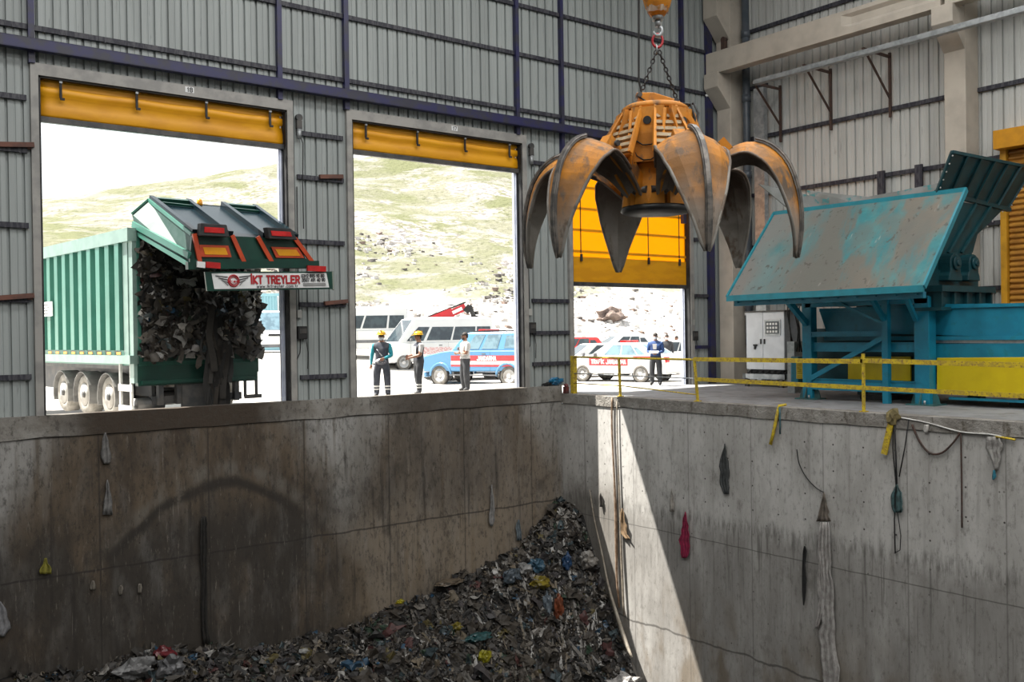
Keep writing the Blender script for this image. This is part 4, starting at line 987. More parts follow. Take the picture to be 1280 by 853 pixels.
# tailgate
yf = -2.35
Lh, Lr, Lf, Lb, Lc = tl(165, 268, 1, .30), tl(186, 250, 1, .25), tl(240, 293, 1, yf), tl(237, 331, 1, yf), tl(170, 291, 1, .12)
Rr, Rf, Rb = tl(320, 261, 1, .25), tl(372, 299, 1, yf), tl(385, 331, 1, yf)
print('TAILGATE', Lh, Lr, Lf, Lb, Lc, Rr, Rf, Rb)
Rh = Vector((WT-.05, .30, Lh.z)); Rc = Vector((WT-.05, .12, Lc.z-.03))
T = .06
def shell(b, a, bq, c, d, t): # plate between four corners with thickness t downwards/inwards
    n_ = (Vector(bq)-Vector(a)).cross(Vector(d)-Vector(a)).normalized()*t; b.prism([a, bq, c, d], n_)
b = B(); b.prism([Lh, Lr, Lf, Lb, Lc], (T, 0, 0)); o = b.done('tailgate_side', M_tside, tr_)
b = B(); q = [Lh.lerp(Lc, .55), Lb.lerp(Lf, .30)]; b.bar(q[0]-Vector((.02, 0, 0)), q[1]-Vector((.02, 0, 0)), .08, .14)
b.bar(Lc, Lb, .06, .10); b.bar(Lr, Lf, .06, .08); b.bar(Lh, Lr, .06, .08); b.done('side_stiffener', M_tgreen, o)
b = B(); b.prism([Rh, Rr, Rf, Rb, Rc], (-T, 0, 0)); b.done('tailgate_side', M_tside, tr_)
b = B(); shell(b, Lr, Rr, Rf, Lf, .05); shell(b, Lh, Rh, Rr, Lr, .05); b.done('tailgate_top', M_tgloss, tr_)
b = B(); shell(b, Lf, Rf, Rb, Lb, .06); b.done('tailgate_face', M_tdark, tr_)
nT = (Rr-Lr).cross(Lf-Lr).normalized(); nT = nT if nT.z > 0 else -nT
for u in (0.02, .345, .67, .98):
    a = Lr.lerp(Rr, u)+nT*.05; c = Lf.lerp(Rf, u)+nT*.05; b = B(); b.bar(a, c, .11, .13, up=nT); b.done('tailgate_rib', M_tgloss, tr_)
for u0, u1 in ((.03, .345), (.67, .98)):
    a = Lr.lerp(Rr, u0).lerp(Lf.lerp(Rf, u0), .05)+nT*.05; c = Lr.lerp(Rr, u1).lerp(Lf.lerp(Rf, u1), .05)+nT*.05; b = B(); b.bar(a, c, .12, .12, up=nT)
    b.bar(a.lerp(c, .05)+Vector((0, -.25, -.1)), a.lerp(c, .95)+Vector((0, -.3, -.13)), .04, .06, up=nT); b.done('hatch_bar', M_tdark, tr_)
nF = Vector((0, -1, -.05)).normalized()
def face(u, v, off=.0): return Lf.lerp(Rf, u).lerp(Lb.lerp(Rb, u), v)+nF*off
for u, s in ((.02, .05), (.36, .07), (.60, .07), (.97, .07)):
    b = B(); b.bar(face(u-.01, -.02, .05), face(u+s, .92, .05), .10, .05, up=nF); b.done('reflective_strip', M_redor, tr_)
for u0, u1 in ((.06, .33), (.70, .98)):
    b = B(); b.prism([face(u0, .34, .03), face(u1-.02, .34, .03), face(u1, .74, .03), face(u0+.02, .74, .03)], nF*.02); o = b.done('reflective_board', M_redor, tr_)
    b = B(); b.prism([face(u0+.03, .42, .051), face(u1-.05, .42, .051), face(u1-.03, .66, .051), face(u0+.05, .66, .051)], nF*.01); b.done('board_centre', M_orangeb, o)
for u0, u1 in ((.03, .27), (.66, .92)):
    b = B(); b.prism([face(u0, -.36, .05), face(u1, -.36, .05), face(u1+.02, .06, .05), face(u0, .06, .05)], nF*.20); o = b.done('lamp_housing', M_black, tr_, bevel=.02)
    b = B(); b.prism([face(u0+.03, -.24, .251), face(u1-.03, -.24, .251), face(u1-.03, -.06, .251), face(u0+.03, -.06, .251)], nF*.015); b.done('lamp_lens', M_redlamp, o)
b = B(); b.bar(face(-.03, 1.04, .06), face(1.08, .98, .06), .16, .14, up=nF); b.bar(face(-.01, .88, .04), face(1.02, .82, .04), .06, .05, up=nF); b.bar(Lb+Vector((0, .1, -.02)), Rb+Vector((.15, .1, -.02)), .2, .12); b.done('tailgate_lip', M_tdark, tr_)
for (p0, p1, mm, nm) in (((246, 330.5), (256, 331.5), M_white, 'white'), ((257, 331), (275, 332.5), M_redlamp, 'red'), ((384, 335.5), (407, 336.5), M_redlamp, 'red')):
    a, c = tl(*p0, 1, yf-.17), tl(*p1, 1, yf-.17); b = B(); b.bar(a, c, .05, .13); o = b.done('marker_lamp', mm, tr_); o['label'] = nm+' marker lamp'
b = B(); b.lathe([(.07, 0), (.075, .05), (.06, .14), (.02, .17)], 14, Matrix.Translation(tl(249.5, 257, 1, .2))); b.done('beacon', M_orangeb, tr_)
# sign hung under the lip
ys = yf-.10
S = [tl(*p, 1, ys) for p in ((256, 340), (415, 339.5), (416, 361.5), (259, 364))]
b = B(); b.prism(S, (0, .05, 0)); b.prism([S[1], S[1]+Vector((.10, .1, .02)), S[2]+Vector((.10, .1, -.02)), S[2]], (0, .05, 0)); sg = b.done('sign_backing', M_tdark, tr_)
Q = [tl(*p, 1, ys-.012) for p in ((264.5, 342), (408, 341.5), (411.5, 359.5), (268, 361.5))]
b = B(); b.prism(Q, (0, .01, 0)); b.done('sign_board', M_white, sg)
M_signred = mat('sign_red', (.42, .012, .02), rough=.5); M_ink = mat('sign_ink', (.03, .03, .035), rough=.6)
xd, yd = Q[2]-Q[3], Q[0]-Q[3]
def sp(u, v): return Q[3].lerp(Q[2], u).lerp(Q[0].lerp(Q[1], u), v)+Vector((0, -.012, 0))
def lettering(s, u, v, hgt, wid, m_, st=.2): text_mesh('lettering', s, (Q[0]-Q[3]).length*hgt, frame(sp(u, v), xd, yd), m_, sg, width=(Q[2]-Q[3]).length*wid, stroke=st)
lettering('İKT TREYLER', .522, .57, .48, .42, M_signred, .25)
lettering('0312 815 10 60', .865, .81, .20, .21, M_ink, .24); lettering('0507 491 40 90', .865, .53, .20, .21, M_ink, .24); lettering('www.iktreyler.com.tr', .53, .14, .17, .36, M_ink, .2)
b = B(); c = sp(.80, .22); b.prism([sp(.76, .14), sp(.97, .14), sp(.97, .32), sp(.76, .32)], (0, -.004, 0)); b.done('grey_bar', mat('sign_grey', (.3, .3, .3)), sg)
# winged emblem
c = sp(.165, .52); hh = (Q[0]-Q[3]).length; Me = frame(c, xd, yd)
b = B(); b.torus(c, hh*.36, hh*.05, Me.to_3x3(), 24, 6); b.torus(c, hh*.25, hh*.03, Me.to_3x3(), 20, 5); b.prism([Me @ Vector((x_*hh, y_*hh, 0)) for x_, y_ in ((-.42, -.12), (.42, -.12), (.42, .02), (-.42, .02))], (0, -.006, 0))
b.done('emblem_ring', M_signred, sg)
b = B()
for s in (-1, 1):
    for k in range(4):
        y0 = .30-.14*k; x1 = 1.25-.2*k
        b.prism([Me @ Vector((s*x_*hh, y_*hh, 0)) for x_, y_ in ((.40, y0-.03-.04*k), (x1, y0+.05), (x1-.04, y0-.01), (.40, y0-.09-.04*k))], (0, -.004, 0))
b.done('emblem_wing', M_ink, sg)
text_mesh('lettering', 'İKT', hh*.17, frame(sp(.165, .46)+Vector((0, -.006, 0)), xd, yd), M_white, sg, width=hh*.4)
# load of waste bulging out of the body
rng = random.Random(21); V = []; F = []; MI = []
def loadp(u, v): # u across, v up
    z = .95+.4*(1-abs(u-.5)*2)*0+(4.05-1.3)*v+.35; x = .08+(WT-.16)*u
    y = -.10-.28*math.sin(PI*u)*math.sin(PI*min(1, v*.9+.1))-.16*noise.noise((x*1.1, z*1.1, 3))-.10*noise.noise((x*3, z*3, 8))+.55*max(0, v-.75)
    return Vector((x, y, z))
nu, nv = 60, 60
for i in range(nu+1):
    for j in range(nv+1): V.append(loadp(i/nu, j/nv))
for i in range(nu):
    for j in range(nv): F.append((i*(nv+1)+j, (i+1)*(nv+1)+j, (i+1)*(nv+1)+j+1, i*(nv+1)+j+1)); MI.append(0 if noise.noise((i*.2, j*.2, 4)) > 0 else 3)
for k in range(1900):
    u, v = rng.random(), rng.random(); p = loadp(u, v); scrap(V, F, MI, p+Vector((0, -.02, 0)), Vector((rng.uniform(-.5, .5), -1, rng.uniform(-.6, .4))).normalized(), rng.choice((.10, .14, .2, .28, .40)), rng)
for k in range(70): # bigger pale sheets
    u, v = rng.random(), rng.random(); scrap(V, F, MI, loadp(u, v)+Vector((0, -.05, 0)), Vector((rng.uniform(-.4, .4), -1, rng.uniform(-.3, .3))).normalized(), rng.uniform(.25, .48), rng, rng.choice((4, 5, 13, 6, 5)))
for k in range(46): # sheets hanging over the sill
    u = rng.gauss(.58, .055); p = loadp(min(.97, max(.03, u)), rng.uniform(0, .5)); L = rng.uniform(.8, 1.9)
    pts = [p+Vector((.06*math.sin(q+k), -.10-.05*rng.random(), -L*q/6)) for q in range(7)]; strip(V, F, MI, pts, rng.uniform(.04, .16), rng, rng.choice((0, 3, 3, 3, 0, 1)))
for k in range(14):
    u = rng.random(); p = loadp(u, rng.uniform(0, .2)); pts = [p+Vector((.05*math.sin(q+k), -.06, -rng.uniform(.2, .5)*q/4)) for q in range(5)]; strip(V, F, MI, pts, rng.uniform(.04, .15), rng, rng.choice((1, 4, 5, 2)))
b = B(); b.v = [tuple(TX @ p) for p in V]; b.f = F; b.mi = MI; b.sm = [True]*len(F)
ld = b.done('rubbish_load', M_waste, fix=False); tag(ld, 'dark mass of mixed rubbish packed in the open rear of the green trailer', 'rubbish', kind='stuff')
# ------------------------------------------------------------------ ground outside and the hillside
def sstep(a, b_, x): t = min(1, max(0, (x-a)/(b_-a))); return t*t*(3-2*t)
def ground_z(x, y):
    base = -.10*sstep(-1.2, .4, x) if y < 3 else 0
    z = min(0, -.035*(max(1, min(y, 11))-1)) - .10*sstep(-1.2, .4, x)*(1-sstep(2, 6, y))
    yy = y + 5*noise.noise((x*.03, 3, 1)) - max(0, x-35)*.10
    emb = sstep(42, 62, yy)*(3.6 + 2.2*sstep(20, 70, x))
    crest = max(14, 31.0 + (x-22)*.21 + 3*noise.noise((x*.02, 5, 2)))
    t = min(1.0, max(0, (y-56)/(190-56)))
    hill = crest*(t**1.12 if t < 1 else 1) + max(0, y-190)*-.04
    z -= .26*(1-sstep(-9, -7.4, x))*sstep(.5, 1.3, y)*(1-sstep(18, 26, y))
    z += 1.15*sstep(11, 22, y)*(1-.5*sstep(9, 16, x))
    rough = (1.6*noise.noise((x*.05, y*.05, 1))+.7*noise.noise((x*.15, y*.15, 7)))*sstep(48, 75, y)
    k = sstep(60, 110, y)
    return z + max(emb, hill*k + emb*(1-k)*1.0) + rough*.8
n = NT('yard_and_hillside')
fade = n.y.sm(40, 46)
con = n.mix((.50, .485, .46), (.42, .40, .375), n.noise(.35, detail=6).sm(.4, .65))
con = n.mix(con, (.30, .285, .26), n.noise(1.1, (1, .3, 1), detail=5, off=4).sm(.62, .72))
grs = n.mix((.128, .135, .072), (.175, .172, .125), n.noise(.07, (1, .5, 1), detail=7, off=2).sm(.38, .62))
grs = n.mix(grs, (.225, .215, .19), n.noise(.16, (.6, 1, 1.5), detail=10, rough=.65, off=8).sm(.47, .60))
grs = n.mix(grs, (.075, .082, .042), n.noise(.7, detail=9, rough=.7, off=3).sm(.52, .66)*.75)
rck = n.mix((.38, .35, .33), (.15, .14, .135), n.noise(.8, detail=8, off=6).sm(.46, .58))
rub = n.mix((.52, .50, .475), (.34, .31, .285), n.noise(.5, detail=8, off=9).sm(.52, .64))
rm = n.noise(.045, (1, 1.1, 1), detail=5, off=31).sm(.52, .60) * n.noise(.5, detail=7, off=5).sm(.40, .52) * n.y.sm(215, 130)
hill = n.mix(grs, rck, rm)
hill = n.mix(hill, rub, (n.y + (n.noise(.05, off=12)-.5)*60).sm(92, 70))
n.base(n.mix(con, hill, fade)); n.set(.95, **{'Specular IOR Level': .1})
n.bump(n.noise(.9, detail=9)*n.y.sm(42, 60), .9, .6)
M_ground = n.m
xs = [-90+ i*3.0 for i in range(0, 27)]+[-9+i*1.0 for i in range(0, 40)]+[31+i*3 for i in range(0, 90)]
ys = [.45, 1, 2, 3, 4, 6, 8, 10, 13, 17, 22, 28, 34, 38]+[40+i*1.5 for i in range(0, 40)]+[100+i*4 for i in range(0, 40)]
b = B(); b.smooth = True
b.loft([[(x, y, ground_z(x, y)) for x in xs] for y in ys], cap=False, closed=False)
struct(b.done('ground', M_ground, keep=True))
# broken rock on the foot of the slope
M_rock = [mat('limestone', (.60, .575, .55), (.46, .43, .40), rough=.95, scale=.8), mat('dark_rock', (.16, .145, .135), (.10, .09, .085), rough=.95, scale=.8), mat('brown_rock', (.24, .18, .15), (.18, .13, .11), rough=.95)]
rng = random.Random(5); b = B()
def rock(b, c, s, mi):
    b.cur = mi; V = []
    for k in range(8):
        sx, sy, sz = (1 if k & 1 else -1), (1 if k & 2 else -1), (1 if k & 4 else -1)
        V.append(Vector(c)+Vector((sx*rng.uniform(.35, 1), sy*rng.uniform(.35, 1), sz*rng.uniform(.3, .8)))*s)
    b.add(V, [(0, 1, 3, 2), (4, 6, 7, 5), (0, 4, 5, 1), (2, 3, 7, 6), (0, 2, 6, 4), (1, 5, 7, 3)])
for k in range(2600):
    y = 43+abs(rng.gauss(0, 14)); x = rng.uniform(2, 110)
    rock(b, (x, y, ground_z(x, y)), rng.choice((.10, .12, .15, .2, .28, .42)), rng.choices((0, 1, 2), (14, 1, 1))[0])
for cx, cy, n_, rr in ((42, 104, 130, 6), (60, 118, 60, 7), (30, 90, 120, 7), (36, 84, 70, 6), (75, 95, 100, 9), (90, 100, 90, 9), (62, 82, 80, 7), (9, 92, 60, 6), (3, 95, 60, 5), (20, 110, 40, 8)):
    for k in range(n_*2):
        x, y = rng.gauss(cx, rr*.6), rng.gauss(cy, rr*.6); rock(b, (x, y, ground_z(x, y)), rng.choice((.15, .2, .28, .4, .6)), rng.choices((0, 1, 2), (7, 4, .4))[0])
rb = b.done('rubble', M_rock, fix=True); tag(rb, 'pale broken rock strewn over the foot of the hillside', 'rubble', kind='stuff')
def onhill(px, py):
    t_ = 40.0
    while t_ < 260:
        p = CAM+ray(px, py)*t_
        if p.z < ground_z(p.x, p.y): return p
        t_ += .5
    return p
b = B(); p = onhill(763, 401); p.z += .8
crumple(b, p-Vector((0, 0, .35)), (1.7, 1.1, .95), 4, 3, .35); tag(b.done('boulder', mat('brown_boulder', (.20, .15, .125), (.13, .10, .09), rough=.95, scale=.8)), 'large brown boulder on the pale rock slope beyond the half-closed door', 'boulder')

# ------------------------------------------------------------------ vehicles
def paint(name, c, rough=.25): return mat(name, c, tuple(v*.93 for v in c), rough=rough, scale=.7)
M_vwhite = paint('vehicle_white', (.62, .63, .63)); M_vgrey = paint('vehicle_silver', (.40, .42, .44)); M_vblue = paint('vehicle_blue', (.10, .25, .44)); M_vred = paint('vehicle_red', (.45, .03, .03))
M_arch = mat('wheel_arch', (.015, .015, .016), rough=.9); M_bump = mat('bumper_plastic', (.10, .105, .11), (.14, .14, .15), rough=.6)
M_head = mat('headlamp', (.55, .57, .6), (.3, .3, .32), rough=.1)
M_stripe = mat('red_stripe', (.50, .05, .06), rough=.4); M_wstripe = mat('white_stripe', (.72, .72, .72), rough=.4)
def car(name, label, cat, pF, pR, side, W, R, body, cab, windows, m, ground=None, group=None, glass=None, belt=.9, top_in=.2, extras=None, wheel_in=.02):
    """pF, pR: near-side front/rear wheel contact points; body: side outline (x along, front +, measured from the middle of the wheelbase);
    cab: (x front bottom, x front top, x rear top, x rear bottom, z bottom, z top)"""
    h = Vector((pF.x-pR.x, pF.y-pR.y, 0)); wb = h.length; h.normalize(); left = Vector((-h.y, h.x, 0))
    c = (pF+pR)/2; c.z = min(pF.z, pR.z) if ground is None else ground; c = c-left*side*(W/2-.10)
    t = thing(name, label, cat, c, math.atan2(h.y, h.x), group)
    glass = glass or M_glass
    hw = W/2
    def ring(y, e):
        cx = sum(p[0] for p in body)/len(body); cz = sum(p[1] for p in body)/len(body)
        return [(cx+(x-cx)*(1-e*.35), y, cz+(z-cz)*(1-e)) for x, z in body]
    b = B(); b.loft([ring(-hw, .10), ring(-hw+.035, .03), ring(-hw+.12, 0), ring(hw-.12, 0), ring(hw-.035, .03), ring(hw, .10)]); bo = b.done('body', m, t)
    x0, x1, x2, x3, zb, zt = cab; wb_, wt_ = hw-.05, hw-top_in
    def S(u, v, s, off=.012): 
        z = zb+(zt-zb)*v; xf = x0+(x1-x0)*v; xr = x3+(x2-x3)*v; y = (wb_+(wt_-wb_)*v+off)*s; return Vector((xf+(xr-xf)*u, y, z))
    b = B(); k = [(0, 0), (.5, .5), (.9, .92), (1, 1)]
    rings = []
    for v, vv in ((0, 0), (.55, .5), (.93, .93), (1.0, 1.0)):
        e = .06 if v == 1 else 0
        rings.append([S(e, v, 1, 0-e), S(1-e, v, 1, -e), S(1-e, v, -1, -e), S(e, v, -1, -e)])
    b.loft(rings); b.done('cabin', m, t, bevel=.05)
    for u0, u1, v0, v1, sk0, sk1 in windows:
        for s in (1, -1):
            b = B(); b.prism([S(u0, v0, s), S(u1, v0, s), S(u1+sk1, v1, s), S(u0+sk0, v1, s)], (0, -.02*s, 0)); b.done('side_window', glass, t)
    def Fr(w_, v, off=.012):
        z = zb+(zt-zb)*v; return Vector((x0+(x1-x0)*v+off, (wb_+(wt_-wb_)*v)*w_, z+off*.6))
    def Re(w_, v, off=.012):
        z = zb+(zt-zb)*v; return Vector((x3+(x2-x3)*v-off, (wb_+(wt_-wb_)*v)*w_, z+off*.6))
    b = B(); b.prism([Fr(-.88, .06), Fr(.88, .06), Fr(.84, .90), Fr(-.84, .90)], (-.03, 0, -.01)); b.done('windscreen', glass, t)
    b = B(); b.prism([Re(-.85, .2), Re(.85, .2), Re(.8, .88), Re(-.8, .88)], (.03, 0, -.01)); b.done('rear_window', glass, t)
    for sx in (wb/2, -wb/2):
        for s in (1, -1):
            M_ = Matrix.Translation((sx, s*(hw-wheel_in), R)) @ Matrix.Rotation(-s*PI/2, 4, 'X')
            b = B(); b.lathe([(R*1.13, -.03), (R*1.13, .004), (R*1.0, .006)], 24, M_); b.done('wheel_arch', M_arch, t)
            b = B(); b.lathe([(R*.62, -.20), (R*.95, -.20), (R, -.16), (R, -.02), (R*.95, .03), (R*.68, .035), (R*.64, .0)], 26, M_); wv = b.done('wheel', M_tyre, t)
            b = B(); b.lathe([(R*.66, .02), (R*.60, .03), (R*.56, -.005), (R*.30, .0), (R*.22, .03), (.01, .035)], 22, M_); b.cur = 1
            for q in range(8):
                a = q*PI/4; b.cyl(M_ @ Vector((R*.43*math.cos(a), R*.43*math.sin(a), -.01)), M_ @ Vector((R*.43*math.cos(a), R*.43*math.sin(a), .012)), R*.085, n=8)
            b.done('rim', [M_rim, M_arch], wv)
    xf = max(p[0] for p in body); xr = min(p[0] for p in body); zbel = zb
    for s in (1, -1):
        b = B(); b.box((xf-.13, s*(hw-.20), zbel-.20), (.22, .30, .13)); b.done('headlamp', M_head, t, bevel=.03)
        b = B(); b.box((xr+.06, s*(hw-.16), zbel-.12), (.14, .26, .20)); b.done('tail_lamp', M_redlamp, t, bevel=.03)
        b = B(); p = S(.10, .12, s, .12); b.box(p, (.10, .18, .14)); b.done('door_mirror', M_bump, t, bevel=.03)
        b = B(); b.box((x0+(x3-x0)*.42, s*(hw+.005), zbel-.12), (.16, .03, .035)); b.done('door_handle', M_bump, t)
        b = B()
        for u in (.12, .50, .9): b.bar((x0+(x3-x0)*u, s*(hw-.006), zbel), (x0+(x3-x0)*u, s*(hw-.006), .38), .012, .012)
        b.done('door_seam', M_bump, t)
    b = B(); b.box((xf-.10, 0, .42), (.16, W*.9, .20)); b.done('front_bumper', M_bump if extras and extras.get('dark_bumper') else m, t, bevel=.05)
    b = B(); b.box((xf-.03, 0, zbel-.22), (.06, W*.36, .12)); b.done('grille', M_arch, t, bevel=.01)
    b = B(); b.box((xr+.08, 0, .45), (.18, W*.9, .22)); b.done('rear_bumper', m, t, bevel=.05)
    return t, hw
def side_stripe(t, hw, x0, x1, z0, z1, m, nm='stripe', both=True):
    for s in ((1, -1) if both else (1,)):
        b = B(); b.prism([(x0, s*(hw+.004), z0), (x1, s*(hw+.004), z0), (x1, s*(hw+.004), z1), (x0, s*(hw+.004), z1)], (0, -s*.03, 0)); b.done(nm, m, t)
SEDAN = ([(2.12, .30), (2.18, .55), (2.10, .72), (1.3, .93), (.95, .97), (-1.5, 1.02), (-2.15, 1.02), (-2.28, .80), (-2.25, .32)], (1.0, .25, -1.05, -1.85, .96, 1.46), [(.22, .47, .12, .86, .02, .0), (.50, .74, .12, .86, .0, -.01), (.76, .88, .12, .66, 0, -.04)])
HATCH = ([(1.95, .30), (2.0, .55), (1.92, .72), (1.2, .95), (.9, .98), (-1.6, 1.05), (-1.85, .9), (-1.9, .32)], (1.0, .2, -1.5, -1.85, .97, 1.50), [(.20, .45, .12, .86, .02, .0), (.48, .72, .12, .86, .0, 0), (.75, .92, .15, .7, 0, -.04)])
VAN = ([(2.75, .35), (2.8, .75), (2.7, 1.05), (2.0, 1.28), (-2.9, 1.28), (-2.95, .4)], (2.05, 1.15, -2.85, -2.92, 1.25, 2.45), [(.07, .24, .08, .62, .04, 0), (.27, .52, .10, .62, 0, 0), (.54, .78, .10, .62, 0, 0), (.80, .96, .10, .62, 0, 0)])
PICK = ([(2.42, .54), (2.48, .92), (2.40, 1.16), (1.6, 1.34), (1.1, 1.40), (-2.6, 1.40), (-2.65, .70), (-2.5, .58)], (1.05, .45, -2.45, -2.6, 1.38, 2.12), [(.16, .34, .10, .86, .03, 0), (.38, .58, .10, .86, 0, 0), (.66, .96, .14, .80, 0, 0)])
# blue pickup
pF, pR = atD(551, 479, 38.0), atD(638, 483.2, 36.4)
t, hw = car('pickup_truck', 'blue pickup with red and white side stripe lettered JANDARMA in the middle doorway', 'pickup truck', pF, pR, 1, 1.86, .40, *PICK, M_vblue, glass=M_glassb)
side_stripe(t, hw, 1.05, -2.62, .98, 1.20, M_stripe, 'red_stripe'); side_stripe(t, hw, 1.05, -2.62, .84, .98, M_wstripe, 'white_stripe'); side_stripe(t, hw, 1.05, -2.62, .76, .84, M_stripe, 'red_stripe')
text_mesh('lettering', 'JANDARMA', .15, frame((-.62, hw+.012, 1.09), (-1, 0, 0), (0, 0, 1)), M_white, t, width=.86, stroke=.24)
b = B(); b.box((-.2, 0, 2.18), (.30, 1.2, .10)); o = b.done('light_bar', M_redlamp, t, bevel=.03); o['label'] = 'red light bar'
b = B(); b.bar((.15, -.6, 2.15), (-1.3, -.6, 2.17), .04); b.bar((.15, .6, 2.15), (-1.3, .6, 2.17), .04); b.done('roof_rack', M_black, t)
for s in (1, -1):
    for x_ in (1.55, -1.55):
        b = B(); b.tube([(x_+.50*math.cos(a), s*(hw-.0), .39+.50*math.sin(a)) for a in [PI*k/10 for k in range(11)]], .05, 6); b.done('arch_flare', M_vblue, t)
b = B(); b.bb((1.1, hw-.03, .40), (-1.1, hw+.06, .45)); b.bb((1.1, -hw+.03, .40), (-1.1, -hw-.06, .45)); b.done('side_step', M_bump, t)
# white traffic patrol sedan
pF, pR = atD(730, 475, 35.8), atD(802.5, 478.7, 34.3)
t, hw = car('patrol_sedan', 'white patrol sedan with red TRAFİK JANDARMA band beyond the half-closed door', 'car', pF, pR, 1, 1.78, .325, *SEDAN, M_vwhite, glass=M_glassb)
side_stripe(t, hw, .95, -.72, .62, .90, M_stripe, 'red_band')
text_mesh('lettering', 'TRAFİK JANDARMA', .14, frame((.10, hw+.012, .76), (-1, 0, 0), (0, 0, 1)), M_white, t, width=1.48, stroke=.24)
side_stripe(t, hw, -.95, -2.0, .86, .97, M_stripe, 'red_band')
b = B(); b.box((-.3, 0, 1.50), (.24, 1.0, .09)); b.done('light_bar', M_redlamp, t, bevel=.02)
# white car with lighter glass right behind the patrol sedan's bonnet, and others
def simple(name, label, spec, px, py, dep, heading, W, R, m, group=None, wb=2.65, glass=None):
    c = atD(px, py, dep); c.z = ground_z(c.x, c.y); h = (_rt*math.cos(heading)+Vector((_fw.x, _fw.y, 0))*math.sin(heading)); h.z = 0; h.normalize()
    return car(name, label, 'van' if spec is VAN else 'car', c+h*wb/2, c-h*wb/2, 1, W, R, *spec, m, group=group, glass=glass)
simple('hatchback', 'white hatchback parked behind the bonnet of the patrol sedan', HATCH, 745, 460, 42, math.radians(195), 1.75, .31, M_vwhite, 'cars parked beyond the half-closed door', wb=2.55)
simple('hatchback', 'white hatchback with dark windows parked farthest back, behind the roof of the patrol sedan', HATCH, 778, 449, 54, math.radians(190), 1.75, .31, M_vwhite, 'cars parked beyond the half-closed door', wb=2.55)
simple('hatchback', 'red car at the left edge of the half-closed doorway behind the white hatchback', HATCH, 712, 449, 50, math.radians(175), 1.75, .31, M_vred, 'cars parked beyond the half-closed door', wb=2.55)
c_ = simple('hatchback', 'white car with its rear bumper showing right of the patrol sedan', HATCH, 838, 469, 41, math.radians(200), 1.75, .31, M_vwhite, 'cars parked beyond the half-closed door', wb=2.55)
# middle doorway
t, hw = simple('van', 'white minibus with long dark windows at the left edge of the middle doorway', VAN, 436, 441, 46, math.radians(186), 2.0, .36, M_vwhite, None, wb=3.6)
b = B(); b.bb((2.3, hw-.02, .66), (-2.7, hw+.015, .80)); b.done('side_moulding', M_bump, t)
t, hw = simple('van', 'white panel van with red hatched flank facing the two helmeted workers', VAN, 549, 443.5, 44, math.radians(208), 2.0, .36, M_vwhite, None, wb=3.6)
side_stripe(t, hw, 1.2, -.6, .55, 1.05, mat('pale_red_hatch', (.55, .30, .30), (.62, .55, .55), scale=14, lo=.48, hi=.52), 'hatched_panel')
simple('hatchback', 'silver car half hidden behind the helmeted worker with the phone', HATCH, 592, 458, 40.5, math.radians(200), 1.75, .31, M_vgrey, None, wb=2.55, glass=M_glassb)
simple('hatchback', 'white car in the back row behind the blue pickup cab', HATCH, 640, 445, 54, math.radians(180), 1.75, .31, M_vwhite, None, wb=2.55)
simple('hatchback', 'white car in the back row behind the fork of the red telehandler', HATCH, 575, 441, 66, math.radians(180), 1.75, .31, M_vwhite, None, wb=2.55)
# van and container past the trailer
c = atD(338, 441, 56); c.z = ground_z(c.x, c.y); h = (CAM-c); h.z = 0; h.normalize(); h = (h+_rt*.10).normalized()
t, hw = car('van', 'white delivery van seen head-on between the green trailer and the door jamb', 'van', c+h*1.8-Vector((-h.y, h.x, 0))*.0, c-h*1.8, 0, 1.95, .35, *VAN, M_vwhite, glass=M_glassb, extras={'dark_bumper': 1})
c = atD(335, 425, 64); c.z = ground_z(c.x, c.y)
t = thing('shipping_container', 'pale blue container standing behind the white delivery van', 'container', c, -YAW)
M_cont = paint('container_blue', (.24, .44, .50), .5)
b = B(); pts = []
for i in range(12):
    x = -1.2+i*.2; pts += [(x, 0), (x+.06, 0), (x+.09, .05), (x+.15, .05)]
b.loft([[(x, y, .15) for x, y in pts]+[(1.2, 5, .15), (-1.2, 5, .15)], [(x, y, 2.9) for x, y in pts]+[(1.2, 5, 2.9), (-1.2, 5, 2.9)]]); b.done('walls', M_cont, t)
b = B(); b.bb((-1.25, -.04, 0), (1.25, .1, .2)); b.bb((-1.25, -.04, 2.8), (1.25, .1, 2.95)); b.bb((-1.25, -.04, 0), (-1.1, .1, 2.95)); b.bb((1.1, -.04, 0), (1.25, .1, 2.95)); b.done('frame', M_cont, t)
b = B()
for x in (-.75, .75): b.cyl((x, -.06, .2), (x, -.06, 2.8), .04, n=8)
b.done('lock_rod', M_offw, t)
for ch in t.children:
    for v in ch.data.vertices: v.co.z *= 1.32
# red telehandler
c = atD(556, 441, 60); c.z = ground_z(c.x, c.y)
t = thing('telehandler', 'red telehandler with raised boom and dark fork above the parked cars', 'telehandler', c, -YAW)
b = B(); b.prism([(-1.9, -.5, .9), (.9, -.5, .9), (1.3, -.5, 1.1), (1.0, -.5, 1.6), (-1.9, -.5, 1.75)], (0, 1.2, 0)); b.done('chassis', M_vred, t, bevel=.04)
b = B(); b.prism([(-.9, -1.0, 1.0), (.3, -1.0, 1.0), (.2, -1.0, 2.3), (-.8, -1.0, 2.4)], (0, .8, 0)); cb_ = b.done('cab', M_vred, t, bevel=.04)
b = B(); b.prism([(-.75, -1.02, 1.5), (.15, -1.02, 1.5), (.1, -1.02, 2.2), (-.7, -1.02, 2.28)], (0, .84, 0)); b.done('cab_window', M_glass, cb_)
bA, bE, bF = atD(532, 405, 59.7), atD(566, 391, 59.7), atD(582, 384, 59.7); pv = Vector((0, 0, .2))
b = B(); b.bar(bA, bE, .4, .62); bm_ = wdone(b, 'boom', M_red, t)
b = B(); b.bar(bE.lerp(bA, .1), bF, .32, .46); wsub(b, 'boom_extension', M_red, bm_, t)
